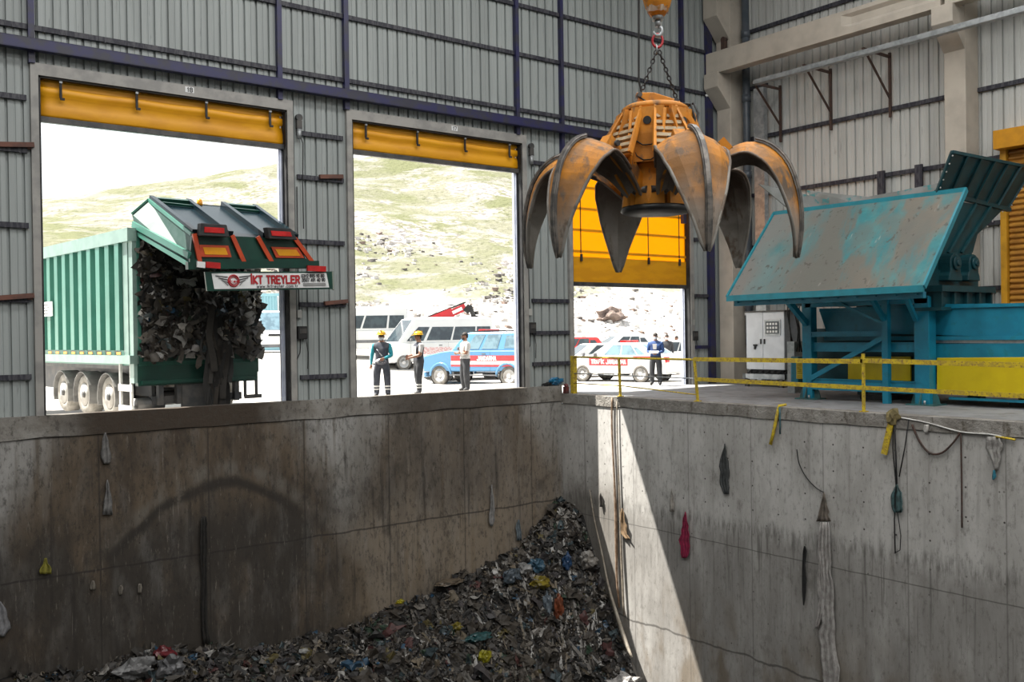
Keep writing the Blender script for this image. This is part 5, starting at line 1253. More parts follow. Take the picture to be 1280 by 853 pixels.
b = B(); b.bar(bA+Vector((0, 0, .38)), bF+Vector((0, 0, .30)), .34, .09); wsub(b, 'boom_top_rail', M_black, bm_, t)
b = B(); b.bar(bE.lerp(bF, .0)-_fw*.25+Vector((0, 0, -.02)), bE.lerp(bF, .75)-_fw*.25, .04, .2); o = wsub(b, 'boom_panel', M_white, bm_, t); o['label'] = 'white panel on the boom'
b = B(); b.bar(bF-Vector((0, 0, .0)), atD(588, 389, 59.7), .35, .5); b.bar(atD(587, 382, 59.7), atD(592, 395, 59.7), 1.0, .25); b.bar(atD(590, 395, 59.5), atD(598, 397, 59.2), .2, .15); b.bar(atD(590, 392, 60.2), atD(597, 391, 60.0), .2, .2); wdone(b, 'fork_carriage', M_black, t)
b = B(); b.cyl((-.5, .3, 1.2), (.3, .3, 2.35), .07); b.done('lift_ram', M_dark, t)
for x in (-1.25, .85):
    for y in (-.95, 1.0):
        b = B(); Mw = Matrix.Translation((x, y, .58)) @ Matrix.Rotation(PI/2, 4, 'X'); b.lathe([(.2, -.2), (.52, -.22), (.58, -.15), (.58, .15), (.52, .22), (.3, .2), (.28, .12), (.02, .12)], 22, Mw); b.done('wheel', M_tyre, t)
# ------------------------------------------------------------------ people
M_skin = mat('skin', (.30, .155, .10), (.26, .13, .085), rough=.5)
M_hair = mat('dark_hair', (.018, .014, .012), (.03, .024, .02), rough=.7)
M_helm = mat('yellow_helmet', (.62, .36, .01), (.55, .31, .01), rough=.3)
M_mask = mat('white_face_mask', (.60, .63, .66), (.52, .55, .6), rough=.8)
M_shoe = mat('black_shoe', (.02, .02, .02), rough=.5)
M_blackc = mat('charcoal_trousers', (.035, .037, .042), (.05, .052, .058), rough=.85, scale=6)
M_navyc = mat('dark_work_cloth', (.030, .036, .050), (.05, .055, .07), rough=.85, scale=6)
M_vest = mat('dark_work_vest', (.040, .045, .065), (.07, .075, .09), rough=.85, scale=8)
M_cyan = mat('cyan_sleeve', (.02, .27, .33), (.02, .20, .25), rough=.8)
M_tee = mat('white_shirt', (.60, .585, .57), (.50, .49, .48), rough=.85, scale=5)
M_bluej = mat('blue_jacket', (.035, .085, .24), (.03, .06, .17), rough=.8)
M_greyc = mat('grey_cloth', (.16, .165, .17), (.22, .22, .22), rough=.85)
M_band = mat('reflective_band', (.6, .6, .58), rough=.4)
def skin_tree(verts, edges, radii, level=2):
    me = bpy.data.meshes.new('skin_tmp'); me.from_pydata(verts, edges, []); o = bpy.data.objects.new('skin_tmp', me); C.objects.link(o)
    md = o.modifiers.new('skin', 'SKIN'); md.use_smooth_shade = True
    for i, r in enumerate(radii):
        sv = me.skin_vertices[0].data[i]; sv.radius = r if isinstance(r, tuple) else (r, r); sv.use_root = (i == 0)
    ss = o.modifiers.new('sub', 'SUBSURF'); ss.levels = level; ss.render_levels = level
    dg = bpy.context.evaluated_depsgraph_get(); dg.update()
    m2 = bpy.data.meshes.new_from_object(o.evaluated_get(dg))
    V = [v.co.copy() for v in m2.vertices]; F = [tuple(p.vertices) for p in m2.polygons]
    bpy.data.objects.remove(o); bpy.data.meshes.remove(me); bpy.data.meshes.remove(m2)
    return V, F
def fuse(name, parts, voxel):
    V = []; F = []
    for v, f in parts: o = len(V); V += v; F += [tuple(i+o for i in q) for q in f]
    me = bpy.data.meshes.new(name); me.from_pydata(V, [], F); o = bpy.data.objects.new(name, me); C.objects.link(o)
    r = o.modifiers.new('re', 'REMESH'); r.mode = 'VOXEL'; r.voxel_size = voxel
    s = o.modifiers.new('sm', 'SMOOTH'); s.iterations = 2; s.factor = .4
    dg = bpy.context.evaluated_depsgraph_get(); dg.update()
    m2 = bpy.data.meshes.new_from_object(o.evaluated_get(dg)); bpy.data.objects.remove(o); bpy.data.meshes.remove(me)
    m2.name = name; return m2
def ball(c, r, sc=(1, 1, 1)):
    b = B(); b.sphere(c, r, sc, 10, 8); return [Vector(p) for p in b.v], b.f
def person(label, foot, facing, H, arms, mats, headturn=0.0, helmet=None, mask=True, hair=True, sleeve='long', extras=None, stance=.11, stride=0.0):
    """local frame faces -y; arms = ((elbow, wrist) right, (elbow, wrist) left) ; mats = torso, sleeve, trousers"""
    rz = math.atan2(facing.y, facing.x)+PI/2
    t = thing('person', label, 'person', foot, rz); k = H/1.75
    torso, slv, trou = mats
    V = [(0, 0, .94), (0, .0, 1.08), (0, 0, 1.26), (0, .01, 1.40), (0, .012, 1.50), (0, -.005, 1.575), (0, -.008, 1.655), (0, .0, 1.725)]
    Rr = [(.185, .140), (.185, .140), (.20, .145), (.155, .105), (.060, .060), (.062, .075), (.074, .092), (.052, .062)]
    Eg = [(i, i+1) for i in range(7)]; zone = ['trou', 'torso', 'torso', 'torso', 'skin', 'skin', 'skin', 'skin']
    bones = [((0, 0, .80), (0, 0, .98), 'trou', .19), ((0, 0, .98), (0, 0, 1.42), 'torso', .19), ((0, .01, 1.50), (0, 0, 1.72), 'skin', .09)]
    fingers = []
    for s, (el, wr) in zip((-1, 1), arms):
        sh = (.205*s, .01, 1.40); i0 = len(V)
        el = Vector(el); wr = Vector(wr); d = (wr-el).normalized(); palm = wr+d*.075
        V += [sh, tuple(Vector(sh).lerp(el, .5)), tuple(el), tuple(el.lerp(wr, .5)), tuple(wr), tuple(palm)]
        Rr += [.078, .066, .056, .048, .032, (.042, .021)]
        Eg += [(3, i0)]+[(i0+j, i0+j+1) for j in range(5)]
        bones += [(sh, tuple(Vector(sh).lerp(el, .62 if sleeve == 'short' else 1)), 'slv', .05)]
        if sleeve == 'short': bones += [(tuple(Vector(sh).lerp(el, .66)), tuple(wr), 'skin', .045), (tuple(wr), tuple(palm+d*.1), 'skin', .03)]
        else: bones += [(tuple(el), tuple(el.lerp(wr, .93)), 'slv', .045), (tuple(wr), tuple(palm+d*.1), 'skin', .03)]
        # five fingers, slightly curled towards the body
        side = d.cross(Vector((0, -1, .001))); side = side.normalized() if side.length > .2 else d.cross(Vector((0, 0, 1))).normalized()
        nrm = d.cross(side).normalized(); inward = nrm if nrm.x*s < 0 else -nrm
        for q, (off, L) in enumerate(((-.030, .062), (-.010, .074), (.010, .070), (.029, .055))):
            p0 = palm-d*.01+side*off; p1 = palm+d*(.35*L+.02)+side*off*1.1; p2 = p1+(d*.8+inward*.55).normalized()*L*.4; p3 = p2+(d*.45+inward*.9).normalized()*L*.3
            fingers.append(skin_tree([tuple(p) for p in (p0, p1, p2, p3)], [(0, 1), (1, 2), (2, 3)], [.0095, .0095, .0085, .007], 1))
        p0 = wr+d*.03+side*-.02; p1 = wr+d*.055-side*.045+inward*.01; p2 = p1+d*.035-side*.008+inward*.012
        fingers.append(skin_tree([tuple(p) for p in (p0, p1, p2)], [(0, 1), (1, 2)], [.012, .0105, .009], 1))
    for s in (-1, 1):
        i0 = len(V); st = stride*s
        hip = (.085*s, 0, .88); kn = (stance*.95*s, -.025-st*.5, .49); cf = (stance*s, -.005-st*.8, .33); an = (stance*1.04*s, .015-st, .085); to = (stance*1.2*s, -.145-st, .035)
        V += [hip, (stance*.9*s, -.012-st*.25, .70), kn, cf, an, to]; Rr += [.122, .116, .098, .098, .080, (.050, .038)]
        Eg += [(0, i0)]+[(i0+j, i0+j+1) for j in range(5)]
        bones += [(hip, kn, 'trou', .085), (kn, an, 'trou', .06), ((an[0], an[1]+.03, .03), to, 'shoe', .04)]
    Vs, Fs = skin_tree(V, Eg, Rr, 2)
    parts = [(Vs, Fs)]+fingers+[ball((0, -.098, 1.635), .016, (1, 1.2, 1.4)), ball((-.078, .0, 1.64), .022, (.5, .8, 1.3)), ball((.078, .0, 1.64), .022, (.5, .8, 1.3)), ball((0, -.065, 1.575), .04, (1.1, .8, .7))]
    me = fuse('body', parts, .0105)
    # turn the head
    if headturn:
        for v in me.vertices:
            w_ = min(1, max(0, (v.co.z-1.47)/.10))
            if w_ > 0 and abs(v.co.x) < .15:
                a = headturn*w_; x, y = v.co.x, v.co.y; v.co.x = x*math.cos(a)-y*math.sin(a); v.co.y = x*math.sin(a)+y*math.cos(a)
    zm = {'skin': 0, 'torso': 1, 'slv': 2, 'trou': 3, 'shoe': 4, 'band': 5}
    for q in (M_skin, torso, slv, trou, M_shoe, M_band): me.materials.append(q)
    bs = [(Vector(a), Vector(c), zm[z], r) for a, c, z, r in bones]
    for p in me.polygons:
        c = p.center; best = None
        for a, d, z, r in bs:
            ab = d-a; u = min(1, max(0, (c-a).dot(ab)/max(1e-9, ab.dot(ab)))); dd = (c-(a+ab*u)).length-r
            if best is None or dd < best[0]: best = (dd, z)
        z = best[1]
        if c.z > 1.495 and abs(c.x) < .12: z = 0
        if z == 3 and extras and 'bands' in extras and (abs(c.z-.30) < .022 or abs(c.z-.22) < .018): z = 5
        p.material_index = z; p.use_smooth = True
    for v in me.vertices: v.co *= k
    bo = bpy.data.objects.new('body', me); C.objects.link(bo); bo.parent = t
    Hd = Matrix.Rotation(headturn, 4, 'Z')
    def hp(b, nm, m_):
        b.v = [tuple((Hd @ Vector(p))*k) for p in b.v]; return b.done(nm, m_, t)
    for s in (-1, 1):
        b = B(); b.sphere((.031*s, -.083, 1.665), .0115, nu=8, nv=6); hp(b, 'eye', M_hair)
    b = B(); b.box((0, -.088, 1.592), (.05, .02, .010)); hp(b, 'mouth', mat('lip', (.2, .07, .06)) if 'lip' not in bpy.data.materials else bpy.data.materials['lip'])
    if hair:
        b = B(); b.sphere((0, .012, 1.665), .094, (.90, 1.08, 1.06), 16, 8, z0=.12)
        b.sphere((0, .045, 1.64), .075, (.98, .8, 1.0), 14, 8); hp(b, 'hair', M_hair)
    if mask:
        b = B(); b.sphere((0, -.052, 1.590), .062, (1.0, .92, .92), 14, 8); b.tube([(.06, -.05, 1.60), (.08, 0, 1.64)], .004, 5); b.tube([(-.06, -.05, 1.60), (-.08, 0, 1.64)], .004, 5); hp(b, 'face_mask', M_mask)
    if helmet:
        b = B(); b.sphere((0, .0, 1.700), .128, (.92, 1.10, .88), 20, 9, z0=0.0)
        b.lathe([(.118, 1.698), (.142, 1.694), (.142, 1.706), (.118, 1.71)], 24); b.prism([(-.085, -.10, 1.694), (-.06, -.185, 1.684), (.06, -.185, 1.684), (.085, -.10, 1.694)], (0, 0, .012)); b.bar((0, -.12, 1.76), (0, .12, 1.76), .03, .10); hp(b, 'helmet', M_helm)
    if extras and 'glasses' in extras:
        b = B()
        for s in (-1, 1): b.box((.033*s, -.095, 1.665), (.05, .012, .034))
        b.box((0, -.098, 1.67), (.03, .008, .008)); hp(b, 'goggles', M_black)
    return t, k
def flat(v): v = Vector(v); v.z = 0; return v.normalized()
LEFT = flat(-_rt0)
def foot(px, py, d): p = atD(px, py, d); p.z = ground_z(p.x, p.y); return p
f1 = foot(478, 496, 25.8); tocam = flat(CAM-f1)
arms = (((-.27, .03, 1.13), (-.29, -.03, .90)), ((.27, -.03, 1.13), (.10, -.20, 1.06)))
p1, k = person('person in yellow helmet and white mask with cyan sleeves standing leftmost in the middle doorway', f1, flat(tocam+LEFT*.15), 1.77, arms, (M_vest, M_cyan, M_navyc), helmet=True, extras=('bands', 'glasses'), stance=.15)
b = B(); b.sphere((0, -.12, .98), .12, (1.35, .55, .75), 14, 8); b.tube([(.14, -.06, 1.02), (0, -.13, 1.16), (-.12, -.1, 1.32), (-.14, .02, 1.40)], .018, 6); o = b.done('waist_bag', mat('striped_bag', (.10, .105, .13), (.42, .42, .44), scale=9, lo=.52, hi=.56), p1)
f2 = foot(524, 493, 26.6)
arms = (((-.24, -.02, 1.13), (-.09, -.27, 1.10)), ((.24, -.04, 1.13), (.09, -.28, 1.06)))
p2, k = person('person in yellow helmet and dark vest looking down at a phone in the middle doorway', f2, flat(LEFT+tocam*.45), 1.75, arms, (M_vest, M_tee, M_blackc), helmet=True, mask=False, sleeve='short', extras=('bands',), stance=.15, stride=.06)
b = B(); 
for s in (-1, 1): b.prism([(.02*s, -.125, 1.38), (.12*s, -.11, 1.38), (.13*s, -.125, 1.12), (.02*s, -.13, 1.14)], (0, -.012, 0))
o = b.done('vest_panel', M_tee, p2); o['label'] = 'white front panel'
Mp = Matrix.Translation(f2) @ Matrix.Rotation(p2.rotation_euler[2], 4, 'Z')
b = B(); b.box(Mp @ Vector((0, -.42, 1.10)), (.075, .15, .010), Matrix.Rotation(p2.rotation_euler[2], 3, 'Z') @ Matrix.Rotation(.5, 3, 'X'))
tag(b.done('phone', M_black), 'black phone held out in both hands by the helmeted person in the dark vest', 'phone')
f3 = foot(582, 488, 28.0)
arms = (((-.25, -.05, 1.14), (.05, -.20, 1.17)), ((.25, -.06, 1.13), (-.06, -.22, 1.14)))
p3, k = person('person in white T-shirt and black trousers with folded arms before the blue pickup', f3, flat(LEFT*1.2+tocam*.5), 1.76, arms, (M_tee, M_tee, M_blackc), mask=False, sleeve='short', stance=.15)
b = B(); b.sphere((0, -.055, 1.575), .060, (1.02, .85, .70), 12, 7); b.box((0, -.1, 1.665), (.14, .02, .03)); o = b.done('beard_and_glasses', M_hair, p3)
f4 = foot(820, 480, 31.4)
arms = (((-.26, -.02, 1.13), (-.10, -.24, 1.10)), ((.26, -.03, 1.13), (.08, -.25, 1.08)))
p4, k = person('person in blue jacket and white mask standing at the tail of the patrol sedan', f4, flat(tocam*.9+LEFT*.4), 1.74, arms, (M_bluej, M_bluej, M_blackc), mask=True, extras=('glasses',), stance=.13)
b = B(); b.prism([(-.08, -.125, 1.38), (.06, -.125, 1.38), (.05, -.135, 1.2), (-.06, -.135, 1.2)], (0, -.01, 0)); o = b.done('jacket_front', M_tee, p4); o['label'] = 'white patch on the jacket front'
Mp = Matrix.Translation(f4) @ Matrix.Rotation(p4.rotation_euler[2], 4, 'Z')
b = B(); b.box(Mp @ Vector((0, -.36, 1.11)), (.30, .20, .012), Matrix.Rotation(p4.rotation_euler[2], 3, 'Z') @ Matrix.Rotation(.35, 3, 'X'))
tag(b.done('paper_sheet', M_white), 'white papers held by the person in the blue jacket', 'paper')
arms = (((-.25, .02, 1.12), (-.24, -.06, .88)), ((.25, .02, 1.12), (.24, -.06, .88)))
f5 = foot(834, 470, 38.2); f6 = foot(846, 470, 44.5)
person('person in dark jacket whose head shows over the shoulder of the blue-jacketed person', f5, flat(tocam+LEFT*.3), 1.72, arms, (M_blackc, M_blackc, M_greyc), mask=True)
person('person in grey top farthest right behind the patrol sedan', f6, flat(tocam*.6+LEFT), 1.76, arms, (M_greyc, M_greyc, M_blackc), mask=False)
# ------------------------------------------------------------------ rubbish heap in the pit
HC = [(-34, -6.2), (-17, -5.6), (-15, -5.15), (-13.2, -5.45), (-12.05, -5.2), (-10, -5.65), (-8.6, -5.72), (-7.1, -5.7), (-5.7, -5.5), (-4.55, -5.12), (-3.2, -4.95), (-1.66, -4.5), (-.9, -3.9), (-.44, -3.45), (.3, -3.15)]
H0 = [(0, 0), (.93, -.55), (1.91, -2.5), (3.15, -4.7), (6, -6.6), (12, -7.0), (40, -7.2)]
H1 = [(0, 0), (1.0, -.5), (2.2, -1.3), (4, -2.2), (7, -3.2), (12, -4), (40, -4.6)]
def itp(T, x):
    for (a, va), (c, vc) in zip(T, T[1:]):
        if x <= c: return va+(vc-va)*max(0, (x-a)/(c-a))
    return T[-1][1]
def heap_z(x, y):
    k = sstep(-6.5, -1.2, x); d = -y
    z = itp(HC, x)+(1-k)*itp(H1, d)+k*itp(H0, d)
    z += .34*noise.noise((x*.7, y*.7, 2))*min(1, d+.35)+.16*noise.noise((x*2, y*2, 5))
    return max(z, PITZ+.2)
b = B(); xs = [-30+i*.5 for i in range(28)]+[-16+i*.16 for i in range(101)]; yv = [-.01-i*.13 for i in range(48)]+[-6.3-i*.6 for i in range(25)]
rng = random.Random(99); V = []; F = []; MI = []
ny = len(yv)
for x in xs:
    for y in yv: V.append(Vector((min(x, -.01), y, heap_z(x, y))))
for i in range(len(xs)-1):
    for j in range(ny-1): F.append((i*ny+j, (i+1)*ny+j, (i+1)*ny+j+1, i*ny+j+1)); MI.append(rng.choice((0, 3, 3, 0, 1)))
def hn(x, y):
    e = .12; n_ = Vector((heap_z(x-e, y)-heap_z(x+e, y), heap_z(x, y-e)-heap_z(x, y+e), 2*e)).normalized(); return n_
def visible(p): 
    d = p-CAM; w_ = d.dot(_fw); py = 426.5-d.dot(_up)/w_*FPX; px = 640+d.dot(_rt)/w_*FPX; return 20 < px < 860 and py < 900
cnt = 0
while cnt < 14500:
    x = -abs(rng.random())**1.15*16.5; y = -rng.random()**1.3*6.0-.05; p = Vector((x, y, heap_z(x, y)))
    if not visible(p): continue
    s = rng.choices((.05, .07, .10, .15, .22, .34), (8, 10, 8, 5, 2.4, 1.0))[0]
    p.x = min(p.x, -.06-s*.6); scrap(V, F, MI, p+hn(x, y)*.02, (hn(x, y)+Vector((rng.gauss(0, .4), rng.gauss(0, .4)-.15, rng.gauss(0, .4)))).normalized(), s, rng, rng.choices(range(14), HEAP_W)[0] if s < .2 else rng.choices(range(14), WASTE_W)[0]); cnt += 1
for k in range(300):
    x = -abs(rng.random())**1.5*9-.3; y = -rng.random()*3.5-.1; 
    d = Vector((rng.gauss(0, .5), -1, 0)).normalized(); L = rng.uniform(.5, 1.6)
    pts = [Vector((min(-.08, x+d.x*L*q/6), y+d.y*L*q/6*.6, heap_z(x+d.x*L*q/6, y+d.y*L*q/6*.6)+.06+.03*rng.random())) for q in range(7)]
    strip(V, F, MI, pts, rng.uniform(.02, .09), rng, rng.choice((5, 5, 6, 4, 3, 13, 2)))
cb = B(); k = 0
while k < 110: # filled dark sacks that give the heap its lumps
    x = -abs(rng.random())**1.2*15; y = -rng.random()**1.2*5-.2; p = Vector((x, y, heap_z(x, y)))
    if not visible(p): continue
    s_ = rng.uniform(.09, .22); crumple(cb, p, (s_*rng.uniform(.8, 1.5), s_, s_*rng.uniform(.6, 1.0)), rng.uniform(0, 90), 2, .55, rng.choices(range(14), (9, 9, 7, 11, 2.5, .5, .2, 1, .5, .7, .3, .6, 3, 1))[0]); k += 1
o_ = len(V); V += [Vector(p) for p in cb.v]; F += [tuple(i+o_ for i in f) for f in cb.f]; MI += cb.mi
b.v = [(min(p.x, -.012), min(p.y, -.012), p.z) for p in V]; b.f = F; b.mi = MI; b.sm = [False]*len(F)
o = b.done('rubbish_heap', M_waste, fix=False, keep=True); tag(o, 'big dark heap of mixed rubbish sloping up into the corner of the pit', 'rubbish', kind='stuff')
# single pieces that stand out on the heap
def onheap(px, py):
    best = None
    d = ray(px, py)
    t_ = 14.0
    while t_ < 32:
        p = CAM+d*t_
        if p.y > -.02 or p.x > -.02 or p.z < heap_z(p.x, p.y)+.04: return p
        t_ += .04
    return CAM+d*24
def lump(name, px, py, s, m_, lab, cat, seed, amp=.3):
    p = onheap(px, py); p.x = min(p.x, -s[0]*1.25); p.y = min(p.y, -s[1]*1.25); b = B(); crumple(b, p-ray(px, py).normalized()*(.05+.5*min(s)), s, seed, 3, amp); return tag(b.done(name, m_), lab, cat)
pl = lambda n_, c, r=.4: mat(n_, tuple(v*.52 for v in c), tuple(v*.28 for v in c), rough=r, scale=9)
lump('plastic_bag', 675, 729, (.26, .2, .17), pl('yellow_film', (.36, .28, .02)), 'crumpled yellow bag in the middle of the heap below the corner', 'bag', 2)
lump('plastic_bag', 605, 823, (.16, .12, .17), pl('bright_yellow_film', (.5, .46, .01)), 'small bright yellow bag near the bottom of the heap', 'bag', 3)
lump('plastic_bag', 571, 785, (.14, .1, .13), pl('mustard_film', (.30, .24, .02)), 'mustard yellow scrap on the middle slope of the heap', 'bag', 4)
lump('plastic_bag', 498, 752, (.10, .08, .06), pl('lemon_film', (.6, .52, .02)), 'tiny lemon yellow scrap at the edge of the heap under the left wall', 'bag', 5)
lump('plastic_bag', 698, 763, (.13, .1, .36), pl('orange_film', (.34, .085, .03)), 'tall orange-red wrapper in the steep face of the heap', 'bag', 6)
lump('plastic_bag', 684, 757, (.12, .1, .33), pl('pale_blue_film', (.26, .32, .38)), 'pale blue and white wrapper left of the orange-red one', 'bag', 7)
lump('plastic_bag', 709, 702, (.12, .12, .22), pl('blue_film', (.03, .10, .25)), 'deep blue bag high on the right of the heap', 'bag', 8)
lump('plastic_bag', 670, 707, (.24, .2, .18), pl('sky_film', (.05, .15, .24)), 'dull blue bag above the yellow bag on the heap', 'bag', 9)
lump('plastic_bag', 640, 721, (.28, .2, .22), pl('slate_film', (.12, .16, .20)), 'slate blue bag at the left shoulder of the heap top', 'bag', 10)
lump('plastic_bag', 655, 713, (.22, .15, .16), pl('white_film', (.45, .45, .45)), 'white sack at the shoulder of the heap beside the slate blue bag', 'bag', 11)
lump('plastic_bag', 735, 701, (.24, .2, .22), pl('cream_film', (.38, .36, .33)), 'cream sack high on the right of the heap beside the hanging strips', 'bag', 12)
lump('plastic_bag', 203, 818, (.24, .2, .18), pl('crimson_film', (.26, .035, .045)), 'crimson bag at the left end of the heap', 'bag', 13)
lump('plastic_bag', 213, 834, (.26, .2, .24), pl('grey_film', (.24, .24, .25)), 'grey sack just under the crimson bag', 'bag', 14)
lump('plastic_bag', 170, 838, (.40, .2, .22), pl('pale_grey_film', (.36, .36, .36)), 'pale grey crumpled sheet left of the crimson bag', 'bag', 15)
lump('plastic_bag', 598, 797, (.38, .15, .10), pl('teal_film', (.03, .14, .15)), 'teal strip of sheet low in the middle of the heap', 'bag', 16)
lump('foam_block', 795, 851, (.42, .3, .22), pl('white_foam', (.62, .60, .58), .9), 'bright white foam chunk in the sun at the foot of the right wall', 'foam', 17, .4)
lump('foam_scrap', 380, 814, (.14, .1, .06), pl('white_scrap', (.55, .55, .53)), 'small white tray at the left slope of the heap', 'foam', 18, .1)
lump('plastic_bag', 555, 726, (.42, .2, .07), pl('brown_sheet', (.22, .17, .12)), 'flat brown sheet lying along the top edge of the heap by the left wall', 'sheet', 19, .2)
# long ropes of film running down the right edge of the heap
def smooth_pts(pts, r):
    out = []; rr = []; L = len(pts)
    for i in range(L-1):
        p0, p1, p2, p3 = pts[max(i-1, 0)], pts[i], pts[i+1], pts[min(i+2, L-1)]
        for q in range(4):
            u = q/4; out.append(.5*((2*p1)+(p2-p0)*u+(2*p0-5*p1+4*p2-p3)*u*u+(3*p1-p0-3*p2+p3)*u**3))
            rr.append(r[i]*(1-u)+r[i+1]*u if isinstance(r, list) else r)
    return out+[pts[-1]], rr+[r[-1] if isinstance(r, list) else r]
def cord(pts, r, m_, name, lab, cat, n_=6):
    pts, r = smooth_pts(pts, r); b = B(); b.tube(pts, r, n_); return tag(b.done(name, m_), lab, cat)
M_film = mat('dirty_film', (.32, .29, .24), (.22, .19, .15), rough=.5, scale=8)
w_ = lambda px, py, off=.06: atX(px, py, -off)
cord([w_(737, 612), w_(743, 650), w_(752, 690), w_(760, 730, .12), w_(770, 765, .2), w_(781, 800, .25), w_(790, 822, .3)], [.02, .025, .03, .035, .05, .07, .03], M_film, 'plastic_strip', 'long pale plastic band hanging beside the heap on the right wall', 'strip')
cord([w_(765, 497, .05), w_(765, 540, .05), w_(768, 600, .05), w_(770, 660, .05), w_(771, 720, .06), w_(774, 760, .05)], [.03, .03, .03, .05, .04, .03], mat('brown_strip', (.16, .10, .06), (.28, .2, .14), scale=6), 'plastic_strip', 'brown strip hanging down the sunlit part of the right wall, the left of two', 'strip')
cord([w_(771, 502, .05), w_(772, 560, .05), w_(775, 640, .05), w_(777, 700, .06), w_(780, 770, .08)], [.015, .02, .03, .04, .03], mat('grey_brown_strip', (.19, .16, .13), (.3, .26, .2), scale=6), 'plastic_strip', 'thin grey-brown strip hanging down the sunlit part of the right wall, the right of two', 'strip')
b = B(); b.bb((-.05, -2.0, -3.6), (0, -2.09, -.5)) if False else None

# ------------------------------------------------------------------ rags, cables and scraps caught on the pit walls
def rag(name, plane, rows, m_, lab, cat, folds=3, depth=.05, gap=.03):
    """hanging cloth: rows of (left px, right px, py) on a pit wall, pleated, with thickness"""
    b = B(); b.smooth = True; n_ = folds*4+1; V = []
    rows2 = []
    for i in range(len(rows)-1):
        a, c = rows[i], rows[i+1]
        for q in range(3): rows2.append([a[j]+(c[j]-a[j])*q/3 for j in range(3)])
    rows2.append(list(rows[-1])); grid = []
    for l, r, py in rows2:
        row = []; wd = (r-l)*.22+.8; l += wd*noise.noise((py*.11, rows[0][0]*.7, 3)); r += wd*noise.noise((py*.13, rows[0][0]*.7, 8))
        for i in range(n_):
            u = i/(n_-1); px = l+(r-l)*u; off = gap+depth*(.5+.5*math.sin(u*folds*2*PI+py*.03))+.02*noise.noise((px*.2, py*.06, 1))
            row.append(atX(px, py, -off) if plane == 'R' else atY(px, py, -off))
        grid.append(row)
    b.loft(grid, cap=False, closed=False)
    o = b.done(name, m_, fix=False); s = o.modifiers.new('thick', 'SOLIDIFY'); s.thickness = .012; s.offset = 0
    return tag(o, lab, cat)
cl = lambda n_, c, c2=None: mat(n_, c, c2 or tuple(v*.6 for v in c), rough=.9, scale=7)
rag('hanging_rag', 'R', [(856, 857, 640), (854, 859, 652), (850, 861, 668), (850, 862, 690), (852, 858, 698)], cl('crimson_cloth', (.30, .02, .07)), 'crimson cloth hanging on the right pit wall beside the sun patch', 'cloth')
rag('hanging_rag', 'R', [(905, 906, 555), (902, 908, 570), (899, 911, 590), (899, 911, 606), (905, 911, 618)], cl('dark_cloth', (.06, .065, .065)), 'dark grey rag hanging high on the right pit wall left of the yellow bent rail', 'cloth')
rag('hanging_sheet', 'R', [(1029, 1030, 616), (1024, 1036, 640), (1020, 1038, 652)], cl('brown_sack', (.17, .145, .12)), 'brown pointed sack hood at the top of the long white sheet', 'cloth')
rag('hanging_sheet', 'R', [(1025, 1037, 653), (1024, 1037, 690), (1026, 1041, 730), (1024, 1044, 780), (1027, 1047, 820), (1027, 1049, 870)], cl('grey_white_sheet', (.40, .385, .37), (.28, .265, .25)), 'long greyish white sheet hanging down the right pit wall to the bottom', 'cloth', depth=.09)
rag('hanging_sheet', 'R', [(1024, 1027, 690), (1022, 1028, 720), (1023, 1030, 750), (1020, 1026, 780), (1019, 1023, 785)], cl('off_white_scrap', (.42, .40, .38), (.3, .285, .27)), 'narrow torn scrap hanging along the left side of the long white sheet', 'cloth', folds=2)
rag('hanging_strip', 'R', [(1005, 1006, 683), (1003, 1008, 690), (1003, 1007, 740), (1004, 1005, 757)], cl('black_strip', (.02, .02, .02)), 'black strip hanging left of the long white sheet', 'strip', 1)
rag('hanging_rag', 'R', [(839, 840, 611), (838, 842, 625), (837, 843, 640)], cl('pale_tuft', (.30, .28, .25)), 'small pale tuft on the right pit wall above the crimson cloth', 'cloth', 1)
rag('hanging_rag', 'R', [(777, 778, 636), (774, 782, 652), (776, 784, 668), (783, 787, 675)], cl('tan_scrap', (.20, .13, .07)), 'tan pointed scrap in the sun patch of the right pit wall', 'cloth', 1)
rag('hanging_rag', 'R', [(750, 751, 617), (749, 753, 627), (750, 754, 634)], cl('dark_scrap', (.05, .045, .04)), 'tiny dark scrap at the left border of the sun patch', 'cloth', 1)
rag('hanging_rag', 'R', [(1121, 1122, 606), (1115, 1126, 616), (1114, 1129, 630), (1118, 1127, 641)], cl('teal_net', (.06, .12, .125), (.03, .05, .05)), 'teal and black tangle hanging on cables below the bent yellow bar', 'tangle', 2, .10)
rag('hanging_rag', 'R', [(1233, 1252, 546), (1234, 1253, 560), (1240, 1250, 576), (1243, 1247, 588)], cl('pale_net', (.38, .37, .35), (.2, .19, .18)), 'pale torn netting hanging from the kerb at the right edge', 'netting', 3)
rag('hanging_rag', 'R', [(1241, 1244, 588), (1240, 1245, 596), (1241, 1243, 600)], cl('blue_tag', (.03, .20, .28)), 'small blue scrap at the tip of the pale netting', 'scrap', 1)
rag('hanging_rag', 'R', [(1155, 1161, 531), (1155, 1161, 538), (1156, 1159, 541)], cl('white_tag', (.5, .48, .45)), 'small white scrap on the kerb line right of the hanging tangle', 'scrap', 1)
rag('hanging_rag', 'L', [(131, 132, 541), (128, 135, 552), (127, 138, 572), (129, 137, 580)], cl('grey_cone', (.18, .175, .17)), 'grey rag hanging upper on the left pit wall below the trailer wheels', 'cloth', 2)
rag('hanging_rag', 'L', [(134, 135, 600), (131, 138, 618), (128, 141, 644)], cl('grey_cone2', (.19, .185, .18)), 'grey rag hanging lower on the left pit wall below the trailer wheels', 'cloth', 2)
